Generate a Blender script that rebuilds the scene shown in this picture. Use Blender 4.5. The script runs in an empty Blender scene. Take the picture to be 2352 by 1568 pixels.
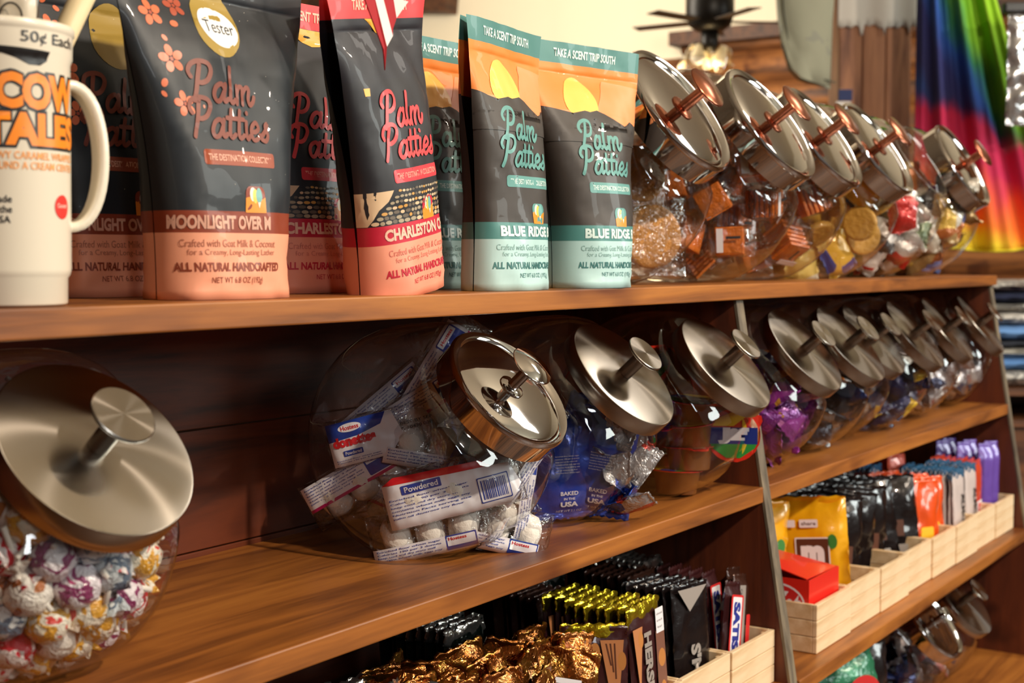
import bpy, bmesh, math, random
import numpy as np
from mathutils import Vector, Matrix, Euler, noise
C = bpy.context.scene.collection
SC = bpy.context.scene
R = math.radians
E = 1.35                      # eye height; z below is given relative to it
rnd = random.Random(7)
# ------------------------------------------------------------------ camera, light, exposure
cam = bpy.data.cameras.new('camera'); camo = bpy.data.objects.new('camera', cam); C.objects.link(camo)
cam.sensor_width = 22.3; cam.lens = 3164 / 2352 * 22.3; cam.clip_start = 0.02; cam.clip_end = 60
camo.location = (0, 0, E)
camo.rotation_euler = Euler((R(90 - 3.3643), 0, R(33.6904 - 90)), 'XYZ')
cam.dof.use_dof = True; cam.dof.focus_distance = 1.42; cam.dof.aperture_fstop = 4.6
SC.camera = camo
SC.view_settings.view_transform = 'Standard'; SC.view_settings.look = 'None'
SC.view_settings.gamma = 1.0; SC.view_settings.use_curve_mapping = False
SC.view_settings.exposure = 0.0
SC.cycles.transparent_max_bounces = 28; SC.cycles.max_bounces = 10
SC.cycles.caustics_reflective = False; SC.cycles.caustics_refractive = False
SC.cycles.sample_clamp_indirect = 4.0
SC.cycles.blur_glossy = 0.5
world = bpy.data.worlds.new('world'); SC.world = world; world.use_nodes = True
world.node_tree.nodes['Background'].inputs[0].default_value = (1.0, 0.90, 0.80, 1)
world.node_tree.nodes['Background'].inputs[1].default_value = 0.16

def lamp(name, kind, loc, target, energy, color, **kw):
    l = bpy.data.lights.new(name, kind); l.energy = energy; l.color = color
    for k, v in kw.items(): setattr(l, k, v)
    o = bpy.data.objects.new(name, l); C.objects.link(o); o.location = loc
    if target is not None:
        o.rotation_euler = (Vector(target) - Vector(loc)).to_track_quat('-Z', 'Y').to_euler()
    return o
lamp('key_lamp', 'AREA', (1.0, -1.30, E + 1.42), (1.3, 0.85, E - 0.15), 62, (1.0, 0.85, 0.68), shape='DISK', size=0.12)
lamp('second_lamp', 'AREA', (3.1, -1.5, E + 1.35), (2.8, 0.85, E - 0.2), 34, (1.0, 0.85, 0.68), shape='DISK', size=0.14)
lamp('window_light', 'AREA', (4.6, -2.7, E + 0.95), (1.8, 0.9, E - 0.1), 48, (0.92, 1.0, 0.96), shape='RECTANGLE', size=1.1, size_y=0.9)
lamp('side_fill', 'AREA', (-1.4, -2.6, E + 1.3), (1.4, 0.9, E), 16, (0.92, 0.97, 1.0), shape='RECTANGLE', size=0.35, size_y=0.9)  # added cool fill from the left, not a real window
lamp('front_reflection_fill', 'AREA', (2.0, -3.9, E + 0.85), (1.8, 0.9, E - 0.1), 55, (0.93, 1.0, 0.95), shape='RECTANGLE', size=1.7, size_y=0.8)  # window-like light added for reflections on jars and lids
lamp('rear_wall_fill', 'AREA', (4.0, 3.4, E + 1.2), (6.5, 3.9, E + 1.0), 95, (1.0, 0.90, 0.76), shape='RECTANGLE', size=1.2, size_y=1.2)  # added to brighten the cream end wall
lamp('aisle_fill', 'AREA', (3.9, -0.3, E + 1.7), (4.3, 1.3, E + .2), 16, (1.0, 0.92, 0.82), shape='RECTANGLE', size=0.7, size_y=0.7)  # overhead fill added above the aisle, no fixture of the shop

# ------------------------------------------------------------------ materials
def lin(h):
    if isinstance(h, str):
        h = h.lstrip('#'); v = [int(h[i:i+2], 16) / 255 for i in (0, 2, 4)]
        return tuple((x / 12.92 if x <= 0.04045 else ((x + 0.055) / 1.055) ** 2.4) for x in v) + (1,)
    return tuple(h) + (1,) if len(h) == 3 else h
_m = {}
def mat(name, col='#888888', rough=0.5, metal=0.0, coat=0.0, bump=0.0, bscale=60, **kw):
    if name in _m: return _m[name]
    m = bpy.data.materials.new(name); m.use_nodes = True; _m[name] = m
    nt = m.node_tree; b = nt.nodes['Principled BSDF']
    b.inputs['Base Color'].default_value = lin(col); b.inputs['Roughness'].default_value = rough
    b.inputs['Metallic'].default_value = metal; b.inputs['Coat Weight'].default_value = coat
    for k, v in kw.items(): b.inputs[k.replace('_', ' ')].default_value = v
    if bump:
        tc = nt.nodes.new('ShaderNodeTexCoord'); n = nt.nodes.new('ShaderNodeTexNoise'); bp = nt.nodes.new('ShaderNodeBump')
        n.inputs['Scale'].default_value = bscale; n.inputs['Detail'].default_value = 4
        bp.inputs['Strength'].default_value = bump; bp.inputs['Distance'].default_value = 0.004
        nt.links.new(tc.outputs['Object'], n.inputs['Vector']); nt.links.new(n.outputs['Fac'], bp.inputs['Height'])
        nt.links.new(bp.outputs['Normal'], b.inputs['Normal'])
    return m
def ramp(nt, stops, interp='LINEAR'):
    r = nt.nodes.new('ShaderNodeValToRGB'); r.color_ramp.interpolation = interp
    els = r.color_ramp.elements
    while len(els) > 1: els.remove(els[-1])
    els[0].position = stops[0][0]; els[0].color = lin(stops[0][1])
    for p, c in stops[1:]:
        e = els.new(p); e.color = lin(c)
    return r
def wood(name, c1, c2, c3, rough=0.45, scale=(0.7, 9, 9), seed=0.0, bump=0.15, spec=0.5, knots=True):
    if name in _m: return _m[name]
    m = mat(name, c1, rough); nt = m.node_tree; b = nt.nodes['Principled BSDF']
    b.inputs['Specular IOR Level'].default_value = spec
    tc = nt.nodes.new('ShaderNodeTexCoord'); mp = nt.nodes.new('ShaderNodeMapping')
    mp.inputs['Scale'].default_value = scale; mp.inputs['Location'].default_value = (seed, seed * 1.7, seed * .6)
    n = nt.nodes.new('ShaderNodeTexNoise'); n.inputs['Scale'].default_value = 2.2; n.inputs['Detail'].default_value = 6
    n.inputs['Distortion'].default_value = 1.3
    n2 = nt.nodes.new('ShaderNodeTexNoise'); n2.inputs['Scale'].default_value = 26; n2.inputs['Detail'].default_value = 3
    mx = nt.nodes.new('ShaderNodeMath'); mx.operation = 'MULTIPLY_ADD'; mx.inputs[1].default_value = 0.16
    r = ramp(nt, [(0.28, c3), (0.46, c1), (0.62, c2), (0.82, c1)])
    L = nt.links.new
    L(tc.outputs['Object'], mp.inputs['Vector']); L(mp.outputs['Vector'], n.inputs['Vector']); L(mp.outputs['Vector'], n2.inputs['Vector'])
    L(n2.outputs['Fac'], mx.inputs[0]); L(n.outputs['Fac'], mx.inputs[2])
    sb = nt.nodes.new('ShaderNodeMath'); sb.operation = 'SUBTRACT'; sb.inputs[1].default_value = 0.11
    L(mx.outputs[0], sb.inputs[0]); L(sb.outputs[0], r.inputs['Fac'])
    out = r.outputs['Color']
    if knots:
        n3 = nt.nodes.new('ShaderNodeTexNoise'); n3.inputs['Scale'].default_value = 1.7; n3.inputs['Detail'].default_value = 2
        mp3 = nt.nodes.new('ShaderNodeMapping'); mp3.inputs['Scale'].default_value = (2.4, 5, 5); mp3.inputs['Location'].default_value = (seed + 3.1, 1, 0)
        L(tc.outputs['Object'], mp3.inputs['Vector']); L(mp3.outputs['Vector'], n3.inputs['Vector'])
        r3 = ramp(nt, [(0.60, '#ffffff'), (0.72, '#7a4632')])
        L(n3.outputs['Fac'], r3.inputs['Fac'])
        mu = nt.nodes.new('ShaderNodeMix'); mu.data_type = 'RGBA'; mu.blend_type = 'MULTIPLY'; mu.inputs['Factor'].default_value = 0.75
        L(out, mu.inputs['A']); L(r3.outputs['Color'], mu.inputs['B']); out = mu.outputs['Result']
    L(out, b.inputs['Base Color'])
    bp = nt.nodes.new('ShaderNodeBump'); bp.inputs['Strength'].default_value = bump; bp.inputs['Distance'].default_value = 0.002
    L(mx.outputs[0], bp.inputs['Height']); L(bp.outputs['Normal'], b.inputs['Normal'])
    return m
def film(name, stops, scale=40, rough=0.22, metal=0.25, bump=0.5, bscale=70, kind='VORONOI', coat=0.6):
    """printed wrapper film: patches of several inks, crinkled and glossy"""
    if name in _m: return _m[name]
    m = mat(name, stops[0][1], rough, metal, coat); nt = m.node_tree; b = nt.nodes['Principled BSDF']; L = nt.links.new
    b.inputs['Coat Roughness'].default_value = 0.08
    tc = nt.nodes.new('ShaderNodeTexCoord')
    oi = nt.nodes.new('ShaderNodeObjectInfo'); ad = nt.nodes.new('ShaderNodeVectorMath'); ad.operation = 'ADD'
    ml = nt.nodes.new('ShaderNodeMath'); ml.operation = 'MULTIPLY'; ml.inputs[1].default_value = 9.0
    L(oi.outputs['Random'], ml.inputs[0]); L(tc.outputs['Object'], ad.inputs[0]); L(ml.outputs[0], ad.inputs[1])
    if kind == 'VORONOI':
        t = nt.nodes.new('ShaderNodeTexVoronoi'); t.inputs['Scale'].default_value = scale
        L(ad.outputs[0], t.inputs['Vector'])
        sx = nt.nodes.new('ShaderNodeSeparateColor'); L(t.outputs['Color'], sx.inputs[0]); src = sx.outputs[0]
    else:
        t = nt.nodes.new('ShaderNodeTexNoise'); t.inputs['Scale'].default_value = scale; t.inputs['Detail'].default_value = 2
        t.inputs['Distortion'].default_value = 0.6
        L(ad.outputs[0], t.inputs['Vector']); src = t.outputs['Fac']
    r = ramp(nt, stops, 'CONSTANT'); L(src, r.inputs['Fac']); L(r.outputs['Color'], b.inputs['Base Color'])
    n = nt.nodes.new('ShaderNodeTexNoise'); n.inputs['Scale'].default_value = bscale; n.inputs['Detail'].default_value = 3; n.inputs['Distortion'].default_value = 1.5
    bp = nt.nodes.new('ShaderNodeBump'); bp.inputs['Strength'].default_value = bump; bp.inputs['Distance'].default_value = 0.004
    L(ad.outputs[0], n.inputs['Vector']); L(n.outputs['Fac'], bp.inputs['Height']); L(bp.outputs['Normal'], b.inputs['Normal']); L(bp.outputs['Normal'], b.inputs['Coat Normal'])
    return m
def clear(name, tint=(0.97, 0.97, 0.97), ior=1.5, rough=0.03, bump=0.0, bscale=12, boost=1.0):
    """thin clear plastic or glass: fresnel mix of mirror and transparency"""
    if name in _m: return _m[name]
    m = bpy.data.materials.new(name); m.use_nodes = True; _m[name] = m; nt = m.node_tree; nt.nodes.clear(); L = nt.links.new
    o = nt.nodes.new('ShaderNodeOutputMaterial'); mx = nt.nodes.new('ShaderNodeMixShader')
    t = nt.nodes.new('ShaderNodeBsdfTransparent'); t.inputs[0].default_value = tint + (1,)
    g = nt.nodes.new('ShaderNodeBsdfGlossy'); g.inputs['Roughness'].default_value = rough
    f = nt.nodes.new('ShaderNodeLayerWeight'); f.inputs['Blend'].default_value = .5
    pw = nt.nodes.new('ShaderNodeMath'); pw.operation = 'POWER'; pw.inputs[1].default_value = 4.0
    ml = nt.nodes.new('ShaderNodeMath'); ml.operation = 'MULTIPLY_ADD'; ml.inputs[1].default_value = .85 * boost; ml.inputs[2].default_value = .06 * boost; ml.use_clamp = True
    L(f.outputs['Facing'], pw.inputs[0]); L(pw.outputs[0], ml.inputs[0]); L(ml.outputs[0], mx.inputs[0]); L(t.outputs[0], mx.inputs[1]); L(g.outputs[0], mx.inputs[2]); L(mx.outputs[0], o.inputs[0])
    if bump:
        tc = nt.nodes.new('ShaderNodeTexCoord'); n = nt.nodes.new('ShaderNodeTexNoise'); n.inputs['Scale'].default_value = bscale
        n.inputs['Detail'].default_value = 3; n.inputs['Distortion'].default_value = 1.0
        bp = nt.nodes.new('ShaderNodeBump'); bp.inputs['Strength'].default_value = bump; bp.inputs['Distance'].default_value = 0.006
        L(tc.outputs['Object'], n.inputs['Vector']); L(n.outputs['Fac'], bp.inputs['Height'])
        L(bp.outputs['Normal'], g.inputs['Normal']); L(bp.outputs['Normal'], f.inputs['Normal'])
    return m
def brushed(name, col='#b2aaa0', rough=0.185):
    if name in _m: return _m[name]
    m = mat(name, col, rough, 1.0); nt = m.node_tree; b = nt.nodes['Principled BSDF']
    b.inputs['Anisotropic'].default_value = 0.97
    t = nt.nodes.new('ShaderNodeTangent'); t.direction_type = 'RADIAL'; t.axis = 'Z'
    nt.links.new(t.outputs[0], b.inputs['Tangent'])
    return m
shelf_wood = wood('shelf_wood', '#9a5c26', '#b06e2e', '#683a18', seed=2.0, rough=0.42)
dark_wood = wood('dark_wood', '#5e2a16', '#6e3419', '#3c1a0e', seed=5.0, rough=0.5, scale=(9, 9, 0.9))
back_wood = wood('back_wood', '#5c2810', '#6c3014', '#32160a', seed=8.0, rough=0.55, scale=(.9, 9, 9))
grey_edge = wood('grey_edge', '#6e6252', '#857760', '#4b4236', seed=9.0, rough=0.6, scale=(20, 20, 1.5))
pine = wood('pine', '#e6c79e', '#efd4ae', '#d6b284', seed=1.0, rough=0.55, scale=(1.6, 14, 14), bump=0.05, knots=False)
log_wood = wood('log_wood', '#7a4a24', '#9a6230', '#3d2412', seed=4.0, rough=0.6, scale=(6, .8, 6))
post_wood = wood('post_wood', '#a06c4c', '#b27c58', '#6a4230', seed=6.0, rough=0.65, scale=(9, 9, .8))
jar_glass = clear('jar_glass', (0.975, 0.975, 0.97), 1.5, 0.03, 0.16, 8, 1.35)
wrap_clear = clear('wrap_clear', (0.96, 0.96, 0.97), 1.45, 0.10, 1.0, 60, 1.8)
steel = brushed('brushed_steel')
chrome = mat('chrome', '#d8d4d2', 0.05, 1.0)
chrome_side = mat('chrome_side', '#b5ada6', 0.18, 1.0)

# ------------------------------------------------------------------ object helpers
def obj(name, me, m=None, parent=None, **kw):
    if isinstance(me, bmesh.types.BMesh):
        x = bpy.data.meshes.new(name); me.to_mesh(x); me.free(); me = x
    o = bpy.data.objects.new(name, me); C.objects.link(o)
    if m is not None and not me.materials:
        for q in (m if isinstance(m, (list, tuple)) else [m]): me.materials.append(q)
    if parent is not None: o.parent = parent
    for k, v in kw.items(): setattr(o, k, v)
    return o
def tag(o, label, cat, group=None, kind=None):
    if label: o['label'] = label
    if cat: o['category'] = cat
    if group: o['group'] = group
    if kind: o['kind'] = kind
    return o
def thing(name, label, cat, loc=(0, 0, 0), rz=0, group=None, rot=None):
    o = bpy.data.objects.new(name, None); C.objects.link(o); o.empty_display_size = 0.02
    o.location = loc; o.rotation_euler = rot if rot is not None else (0, 0, rz)
    return tag(o, label, cat, group)
kids = {}
def dup(root, loc, rot, label=None, group=None, scale=None):
    r = root.copy(); C.objects.link(r); r.location = loc; r.rotation_euler = rot
    if scale: r.scale = (scale,) * 3
    if label: r['label'] = label
    if group: r['group'] = group
    for ch in root.children:
        c = ch.copy(); C.objects.link(c); c.parent = r
        for g in ch.children:
            d = g.copy(); C.objects.link(d); d.parent = c
    return r
def pydata(name, v, f, smooth=True, mi=None):
    me = bpy.data.meshes.new(name); me.from_pydata([tuple(p) for p in v], [], f); me.update()
    if smooth: me.polygons.foreach_set('use_smooth', [True] * len(me.polygons))
    if mi is not None: me.polygons.foreach_set('material_index', mi)
    return me
def box(bm, x0, x1, y0, y1, z0, z1, bev=0.0, M=None):
    r = bmesh.ops.create_cube(bm, size=1.0)
    vs = r['verts']
    for v in vs:
        v.co = Vector((x0 + (v.co.x + .5) * (x1 - x0), y0 + (v.co.y + .5) * (y1 - y0), z0 + (v.co.z + .5) * (z1 - z0)))
        if M: v.co = M @ v.co
    if bev:
        es = list({e for v in vs for e in v.link_edges})
        bmesh.ops.bevel(bm, geom=es, offset=bev, segments=2, affect='EDGES', profile=0.5)
    return bm
def boxo(name, x0, x1, y0, y1, z0, z1, m, parent=None, bev=0.0):
    return obj(name, box(bmesh.new(), x0, x1, y0, y1, z0, z1, bev), m, parent)
def lathe(name, prof, n=48, smooth=True):
    """prof: (r, z) list; closed caps where r=0"""
    v, f = [], []; rings = []
    for r, z in prof:
        if r <= 1e-6: rings.append([len(v)]); v.append((0, 0, z))
        else:
            rings.append(list(range(len(v), len(v) + n)))
            v += [(r * math.cos(2 * math.pi * k / n), r * math.sin(2 * math.pi * k / n), z) for k in range(n)]
    for a, b in zip(rings, rings[1:]):
        for k in range(n):
            k2 = (k + 1) % n
            if len(a) == 1 and len(b) == 1: continue
            if len(a) == 1: f.append((a[0], b[k2], b[k]))
            elif len(b) == 1: f.append((a[k], a[k2], b[0]))
            else: f.append((a[k], a[k2], b[k2], b[k]))
    return pydata(name, v, f, smooth)
def tube(path, rad, n=10, cap=True, name='tube'):
    v, f = [], []; P = [Vector(p) for p in path]
    rad = rad if isinstance(rad, (list, tuple)) else [rad] * len(P)
    up = None
    for i, p in enumerate(P):
        t = (P[min(i + 1, len(P) - 1)] - P[max(i - 1, 0)]).normalized()
        if up is None: up = t.orthogonal().normalized()
        up = (up - t * up.dot(t)).normalized(); w = t.cross(up)
        for k in range(n):
            a = 2 * math.pi * k / n
            v.append(p + (up * math.cos(a) + w * math.sin(a)) * rad[i])
    for i in range(len(P) - 1):
        for k in range(n):
            f.append((i * n + k, i * n + (k + 1) % n, (i + 1) * n + (k + 1) % n, (i + 1) * n + k))
    if cap: f.append(tuple(range(n))[::-1]); f.append(tuple(range((len(P) - 1) * n, len(P) * n)))
    return pydata(name, v, f)
def rz(x, y, w, l, bm=None): pass

# ------------------------------------------------------------------ 2-D artwork -> decals laid on a surface
def text2d(s, cx, cy, w, h, off=0.0, align='C', shear=0.0):
    cu = bpy.data.curves.new('t', 'FONT'); cu.body = s; cu.size = 1.0; cu.offset = off; cu.resolution_u = 3; cu.shear = shear
    cu.fill_mode = 'BOTH'
    o = bpy.data.objects.new('t', cu)
    me = o.to_mesh()
    v = [(p.co.x, p.co.y) for p in me.vertices]; f = [tuple(q.vertices) for q in me.polygons]
    o.to_mesh_clear(); bpy.data.objects.remove(o); bpy.data.curves.remove(cu)
    xs = [p[0] for p in v]; ys = [p[1] for p in v]
    if not xs: return [], []
    x0, x1, y0, y1 = min(xs), max(xs), min(ys), max(ys)
    sx = w / (x1 - x0) if w else h / (y1 - y0); sy = h / (y1 - y0)
    if align == 'C': ox = cx - (x1 - x0) * sx / 2
    else: ox = cx
    return [(ox + (x - x0) * sx, cy - h / 2 + (y - y0) * sy) for x, y in v], f
def poly2d(pts): return list(pts), [tuple(range(len(pts)))]
def ell2d(cx, cy, rx, ry, n=28, egg=0.0, rot=0.0):
    p = []
    for k in range(n):
        a = 2 * math.pi * k / n; x = rx * math.cos(a) * (1 - egg * math.sin(a)); y = ry * math.sin(a)
        p.append((cx + x * math.cos(rot) - y * math.sin(rot), cy + x * math.sin(rot) + y * math.cos(rot)))
    return poly2d(p)
def rrect2d(cx, cy, w, h, r, n=5):
    p = []
    for (sx, sy, a0) in ((1, 1, 0), (-1, 1, 90), (-1, -1, 180), (1, -1, 270)):
        for k in range(n + 1):
            a = R(a0 + 90 * k / n); p.append((cx + sx * (w / 2 - r) + r * math.cos(a), cy + sy * (h / 2 - r) + r * math.sin(a)))
    return poly2d(p)
def smooth(pts, k=5):
    P = [pts[0]] + list(pts) + [pts[-1]]; out = []
    for i in range(1, len(P) - 2):
        for j in range(k):
            t = j / k
            out.append(tuple(0.5 * ((2 * P[i][d]) + (-P[i-1][d] + P[i+1][d]) * t + (2*P[i-1][d] - 5*P[i][d] + 4*P[i+1][d] - P[i+2][d]) * t*t + (-P[i-1][d] + 3*P[i][d] - 3*P[i+1][d] + P[i+2][d]) * t**3) for d in (0, 1)))
    out.append(tuple(pts[-1])); return out
def stroke2d(strokes, wd):
    v, f = [], []
    for st in strokes:
        p = smooth(st) if len(st) > 2 else list(st)
        b = len(v)
        for i, q in enumerate(p):
            a = p[max(i-1, 0)]; c = p[min(i+1, len(p)-1)]
            dx, dy = c[0]-a[0], c[1]-a[1]; l = math.hypot(dx, dy) or 1; nx, ny = -dy/l, dx/l
            v += [(q[0] + nx*wd/2, q[1] + ny*wd/2), (q[0] - nx*wd/2, q[1] - ny*wd/2)]
        for i in range(len(p)-1): f.append((b+2*i, b+2*i+1, b+2*i+3, b+2*i+2))
        for q in (p[0], p[-1]):
            vv, ff = ell2d(q[0], q[1], wd/2, wd/2, 10); b = len(v); v += vv; f.append(tuple(b+k for k in ff[0]))
    return v, f
GL = {
 'P': (1.45, [[(.62,1.95),(.52,1.2),(.42,.5),(.3,-.05)], [(.1,1.25),(-.08,1.55),(.1,1.95),(.6,2.15),(1.15,2.05),(1.35,1.65),(1.15,1.15),(.75,.95),(.5,1.05)]]),
 'a': (1.15, [[(.88,.75),(.62,1.0),(.25,.8),(.1,.35),(.3,.02),(.6,.12),(.86,.6)], [(.92,1.0),(.86,.4),(.95,.05),(1.2,.2)]]),
 'l': (.62, [[(.3,2.0),(.22,1.0),(.22,.3),(.38,.02),(.62,.2)]]),
 'm': (1.75, [[(.2,1.0),(.15,.0)], [(.18,.6),(.42,.98),(.68,.9),(.68,.4),(.66,0)], [(.7,.6),(.98,.98),(1.24,.9),(1.22,.35),(1.35,.02),(1.62,.2),(1.72,.5)]]),
 't': (.72, [[(.36,1.6),(.28,.8),(.26,.25),(.42,.02),(.7,.2)], [(.02,1.12),(.72,1.12)]]),
 'i': (.55, [[(.24,1.0),(.2,.3),(.32,.02),(.55,.2)], [(.27,1.5),(.28,1.52)]]),
 'e': (.92, [[(.15,.45),(.55,.5),(.78,.72),(.55,1.02),(.22,.8),(.12,.4),(.32,.03),(.65,.05),(.92,.3)]]),
 's': (.85, [[(.1,.25),(.5,.6),(.62,1.0),(.5,.9),(.6,.6),(.72,.3),(.5,.0),(.15,.08)]]),
}
def script2d(word, x, y, w, shear=.18, wd=.27):
    st, adv = [], 0
    for ch in word:
        a, g = GL[ch]; st += [[(px + adv + py * shear, py) for px, py in s_] for s_ in g]; adv += a
    v, f = stroke2d(st, wd); k = w / adv
    return [(x + px * k, y + py * k) for px, py in v], f
def decal(name, items, surf, parent, mats, cut=0.006, cuty=None, eps=0.00007):
    """items: (verts2d, faces, material key, layer); surf(x, y, lift) -> local 3-D point"""
    names = []; V, F, MI = [], [], []
    for (v, f, mk, layer) in items:
        if not v: continue
        if mk not in names: names.append(mk)
        bm = bmesh.new(); vs = [bm.verts.new((p[0], p[1], 0)) for p in v]
        for q in f:
            try: bm.faces.new([vs[i] for i in q])
            except Exception: pass
        big = [q for q in bm.faces if len(q.verts) > 4]
        if big: bmesh.ops.triangulate(bm, faces=big)
        xs = [p[0] for p in v]; ys = [p[1] for p in v]
        if cut:
            k = math.floor(min(xs) / cut) + 1
            while k * cut < max(xs):
                bmesh.ops.bisect_plane(bm, geom=bm.verts[:] + bm.edges[:] + bm.faces[:], plane_co=(k * cut, 0, 0), plane_no=(1, 0, 0)); k += 1
        cy = cuty or cut
        if cy and max(ys) - min(ys) > cy:
            k = math.floor(min(ys) / cy) + 1
            while k * cy < max(ys):
                bmesh.ops.bisect_plane(bm, geom=bm.verts[:] + bm.edges[:] + bm.faces[:], plane_co=(0, k * cy, 0), plane_no=(0, 1, 0)); k += 1
        bm.verts.index_update(); b = len(V)
        V += [surf(p.co.x, p.co.y, .00035 + eps * layer) for p in bm.verts]
        for q in bm.faces: F.append([b + p.index for p in q.verts]); MI.append(names.index(mk))
        bm.free()
    me = pydata(name, V, F, True, MI)
    for n_ in names: me.materials.append(mats[n_])
    return obj(name, me, None, parent)

# ------------------------------------------------------------------ the shelf unit
Z1, Z2, Z3, Z4 = E - .0327, E - .3152, E - .587, E - .868
XL, XR, YB = -0.75, 3.137, 1.085
unit = thing('display_shelf', 'brown wooden shop display shelf unit with four tiers of candy', 'shelf', (0, 0, 0))
def shelf(x0, x1, y0, z, t, label=None):
    o = boxo('shelf_board', x0, x1, y0, YB, z - t, z, shelf_wood, unit, 0.0016)
    if label: o['label'] = label
    return o
shelf(XL, XR, .80, Z1, .022)
for a, b in ((XL, 1.780), (1.802, 3.115)):
    shelf(a, b, .765, Z2, .022); shelf(a, b, .717, Z3, .022); shelf(a, b, .66, Z4, .022)
def yfront(z): return .815 - (E - .045 - z) * .165
def panel(name, x0, x1, m):
    v = []; zs = (E - .0547, 0.0)
    for x in (x0, x1):
        for z in zs: v += [(x, yfront(z), z), (x, YB, z)]
    f = [(0, 1, 3, 2), (4, 6, 7, 5), (0, 4, 5, 1), (2, 3, 7, 6), (1, 5, 7, 3)]
    o = obj(name, pydata(name, v, f, False), m, unit)
    s = obj('edge_strip', pydata('edge_strip', [(x, y_, z) for x in (x0 - .0005, x1 + .0005) for z in zs for y_ in (yfront(z) - .004, yfront(z))],
            [(0, 2, 3, 1), (4, 5, 7, 6), (0, 4, 6, 2), (1, 3, 7, 5), (0, 1, 5, 4), (2, 6, 7, 3)], False), grey_edge, o)
    s['label'] = 'greyish brown worn front edge'
panel('divider', 1.780, 1.802, dark_wood); panel('divider', .37, .392, dark_wood); panel('end_panel', 3.115, 3.137, dark_wood)
zb = 0.0
k = 0
while zb < E - .06:                      # horizontal boards closing the back
    h = .13
    boxo('back_board', XL, XR, YB, YB + .018, zb + .0015, min(zb + h, E - .056), back_wood, unit, 0.001); zb += h

# ------------------------------------------------------------------ jars
PW = 3.6
def jar_r(d, W, Rr):
    return (abs(d.x / W) ** PW + (math.hypot(d.y, d.z) / Rr) ** PW) ** (-1 / PW)
BR = .127
def jar_mesh(W, s, ang, name='glass_body'):
    """drum lying on its rim, mouth tilted up-front; origin at the middle of the base"""
    Rr = BR * s; zc = Rr - .006 * s; cl = Vector((0, -.103 * s, .182 * s - zc))     # lid centre seen from the drum centre
    m = cl.normalized(); n = Vector((0, -math.cos(R(ang)), math.sin(R(ang)))); e1 = Vector((1, 0, 0)); e2 = m.cross(e1); g2 = n.cross(e1)
    N = 64; v, f = [], []
    v.append(-m * jar_r(-m, W, Rr)); rings = []
    for th in [176, 170, 162, 154, 146, 138, 130, 122, 114, 106, 98, 90, 82, 75, 68, 62, 57, 53, 50, 48]:
        ring = []
        for k in range(N):
            a = 2 * math.pi * k / N
            d = m * math.cos(R(th)) + (e1 * math.cos(a) + e2 * math.sin(a)) * math.sin(R(th))
            p = d * jar_r(d, W, Rr)
            p.z = max(p.z, -zc)
            ring.append(len(v)); v.append(p)
        rings.append(ring)
    last = [Vector(v[i]) for i in rings[-1]]
    tgt = [cl - n * .026 * s + (e1 * math.cos(2 * math.pi * k / N) + g2 * math.sin(2 * math.pi * k / N)) * .068 * s for k in range(N)]
    for t in (.35, .7, 1.0):
        ring = []
        for k in range(N): ring.append(len(v)); v.append(last[k].lerp(tgt[k], t) + (last[k] - cl).normalized() * .004 * s * math.sin(math.pi * t))
        rings.append(ring)
    for rr, hh in ((.066, -.020), (.0655, -.016), (.068, -.014), (.068, -.009), (.0655, -.008), (.0635, -.011), (.0635, -.022)):
        ring = []
        for k in range(N):
            a = 2 * math.pi * k / N
            ring.append(len(v)); v.append(cl + n * hh * s + (e1 * math.cos(a) + g2 * math.sin(a)) * rr * s)
        rings.append(ring)
    for k in range(N): f.append((0, rings[0][(k + 1) % N], rings[0][k]))
    for a, b in zip(rings, rings[1:]):
        for k in range(N): f.append((a[k], a[(k + 1) % N], b[(k + 1) % N], b[k]))
    return pydata(name, [(p[0], p[1], p[2] + zc + .0003) for p in v], f)
def lid_meshes(style, s):
    r = .0775 * s
    if style == 'steel':
        lid = lathe('lid', [(.064 * s, -.02 * s), (r, -.02 * s), (r, -.0015 * s), (r - .0008 * s, -.0003 * s), (r - .002 * s, 0), (0, 0)], 72)
    else:
        lid = lathe('lid', [(.064 * s, -.026 * s), (r * .985, -.026 * s), (r * .985, -.004 * s), (r, -.003 * s), (r, -.001 * s), (r * .97, .002 * s), (r * .90, .001 * s), (r * .86, -.0015 * s), (r * .84, -.001 * s), (r * .6, .0015 * s), (0, .0022 * s)], 72)
    kn = lathe('knob', [(.0145 * s, .0012 * s), (.0145 * s, .0032 * s), (.0135 * s, .0038 * s), (.0085 * s, .0042 * s), (.0064 * s, .0048 * s), (.0062 * s, .0056 * s), (.0062 * s, .012 * s), (.0062 * s, .020 * s), (.0062 * s, .030 * s), (.0066 * s, .0325 * s), (.009 * s, .0342 * s), (.0235 * s, .0352 * s), (.0245 * s, .0362 * s), (.0242 * s, .0372 * s), (.0235 * s, .0378 * s), (0, .0378 * s if style == 'steel' else .0408 * s)], 48)
    if style == 'steel':
        kn = lathe('knob', [(.0085 * s, 0.0003 * s), (.0085 * s, .034 * s), (.0240 * s, .0345 * s), (.0245 * s, .0352 * s), (.0245 * s, .0374 * s), (.0238 * s, .0380 * s), (0, .0380 * s)], 48)
    return lid, kn
def sharp(me, deg=40):
    me.polygons.foreach_set('use_smooth', [True] * len(me.polygons))
    bm = bmesh.new(); bm.from_mesh(me)
    for e in bm.edges:
        if len(e.link_faces) == 2 and e.calc_face_angle(0) > R(deg): e.smooth = False
    bm.to_mesh(me); bm.free(); return me
JM = {}
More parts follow.
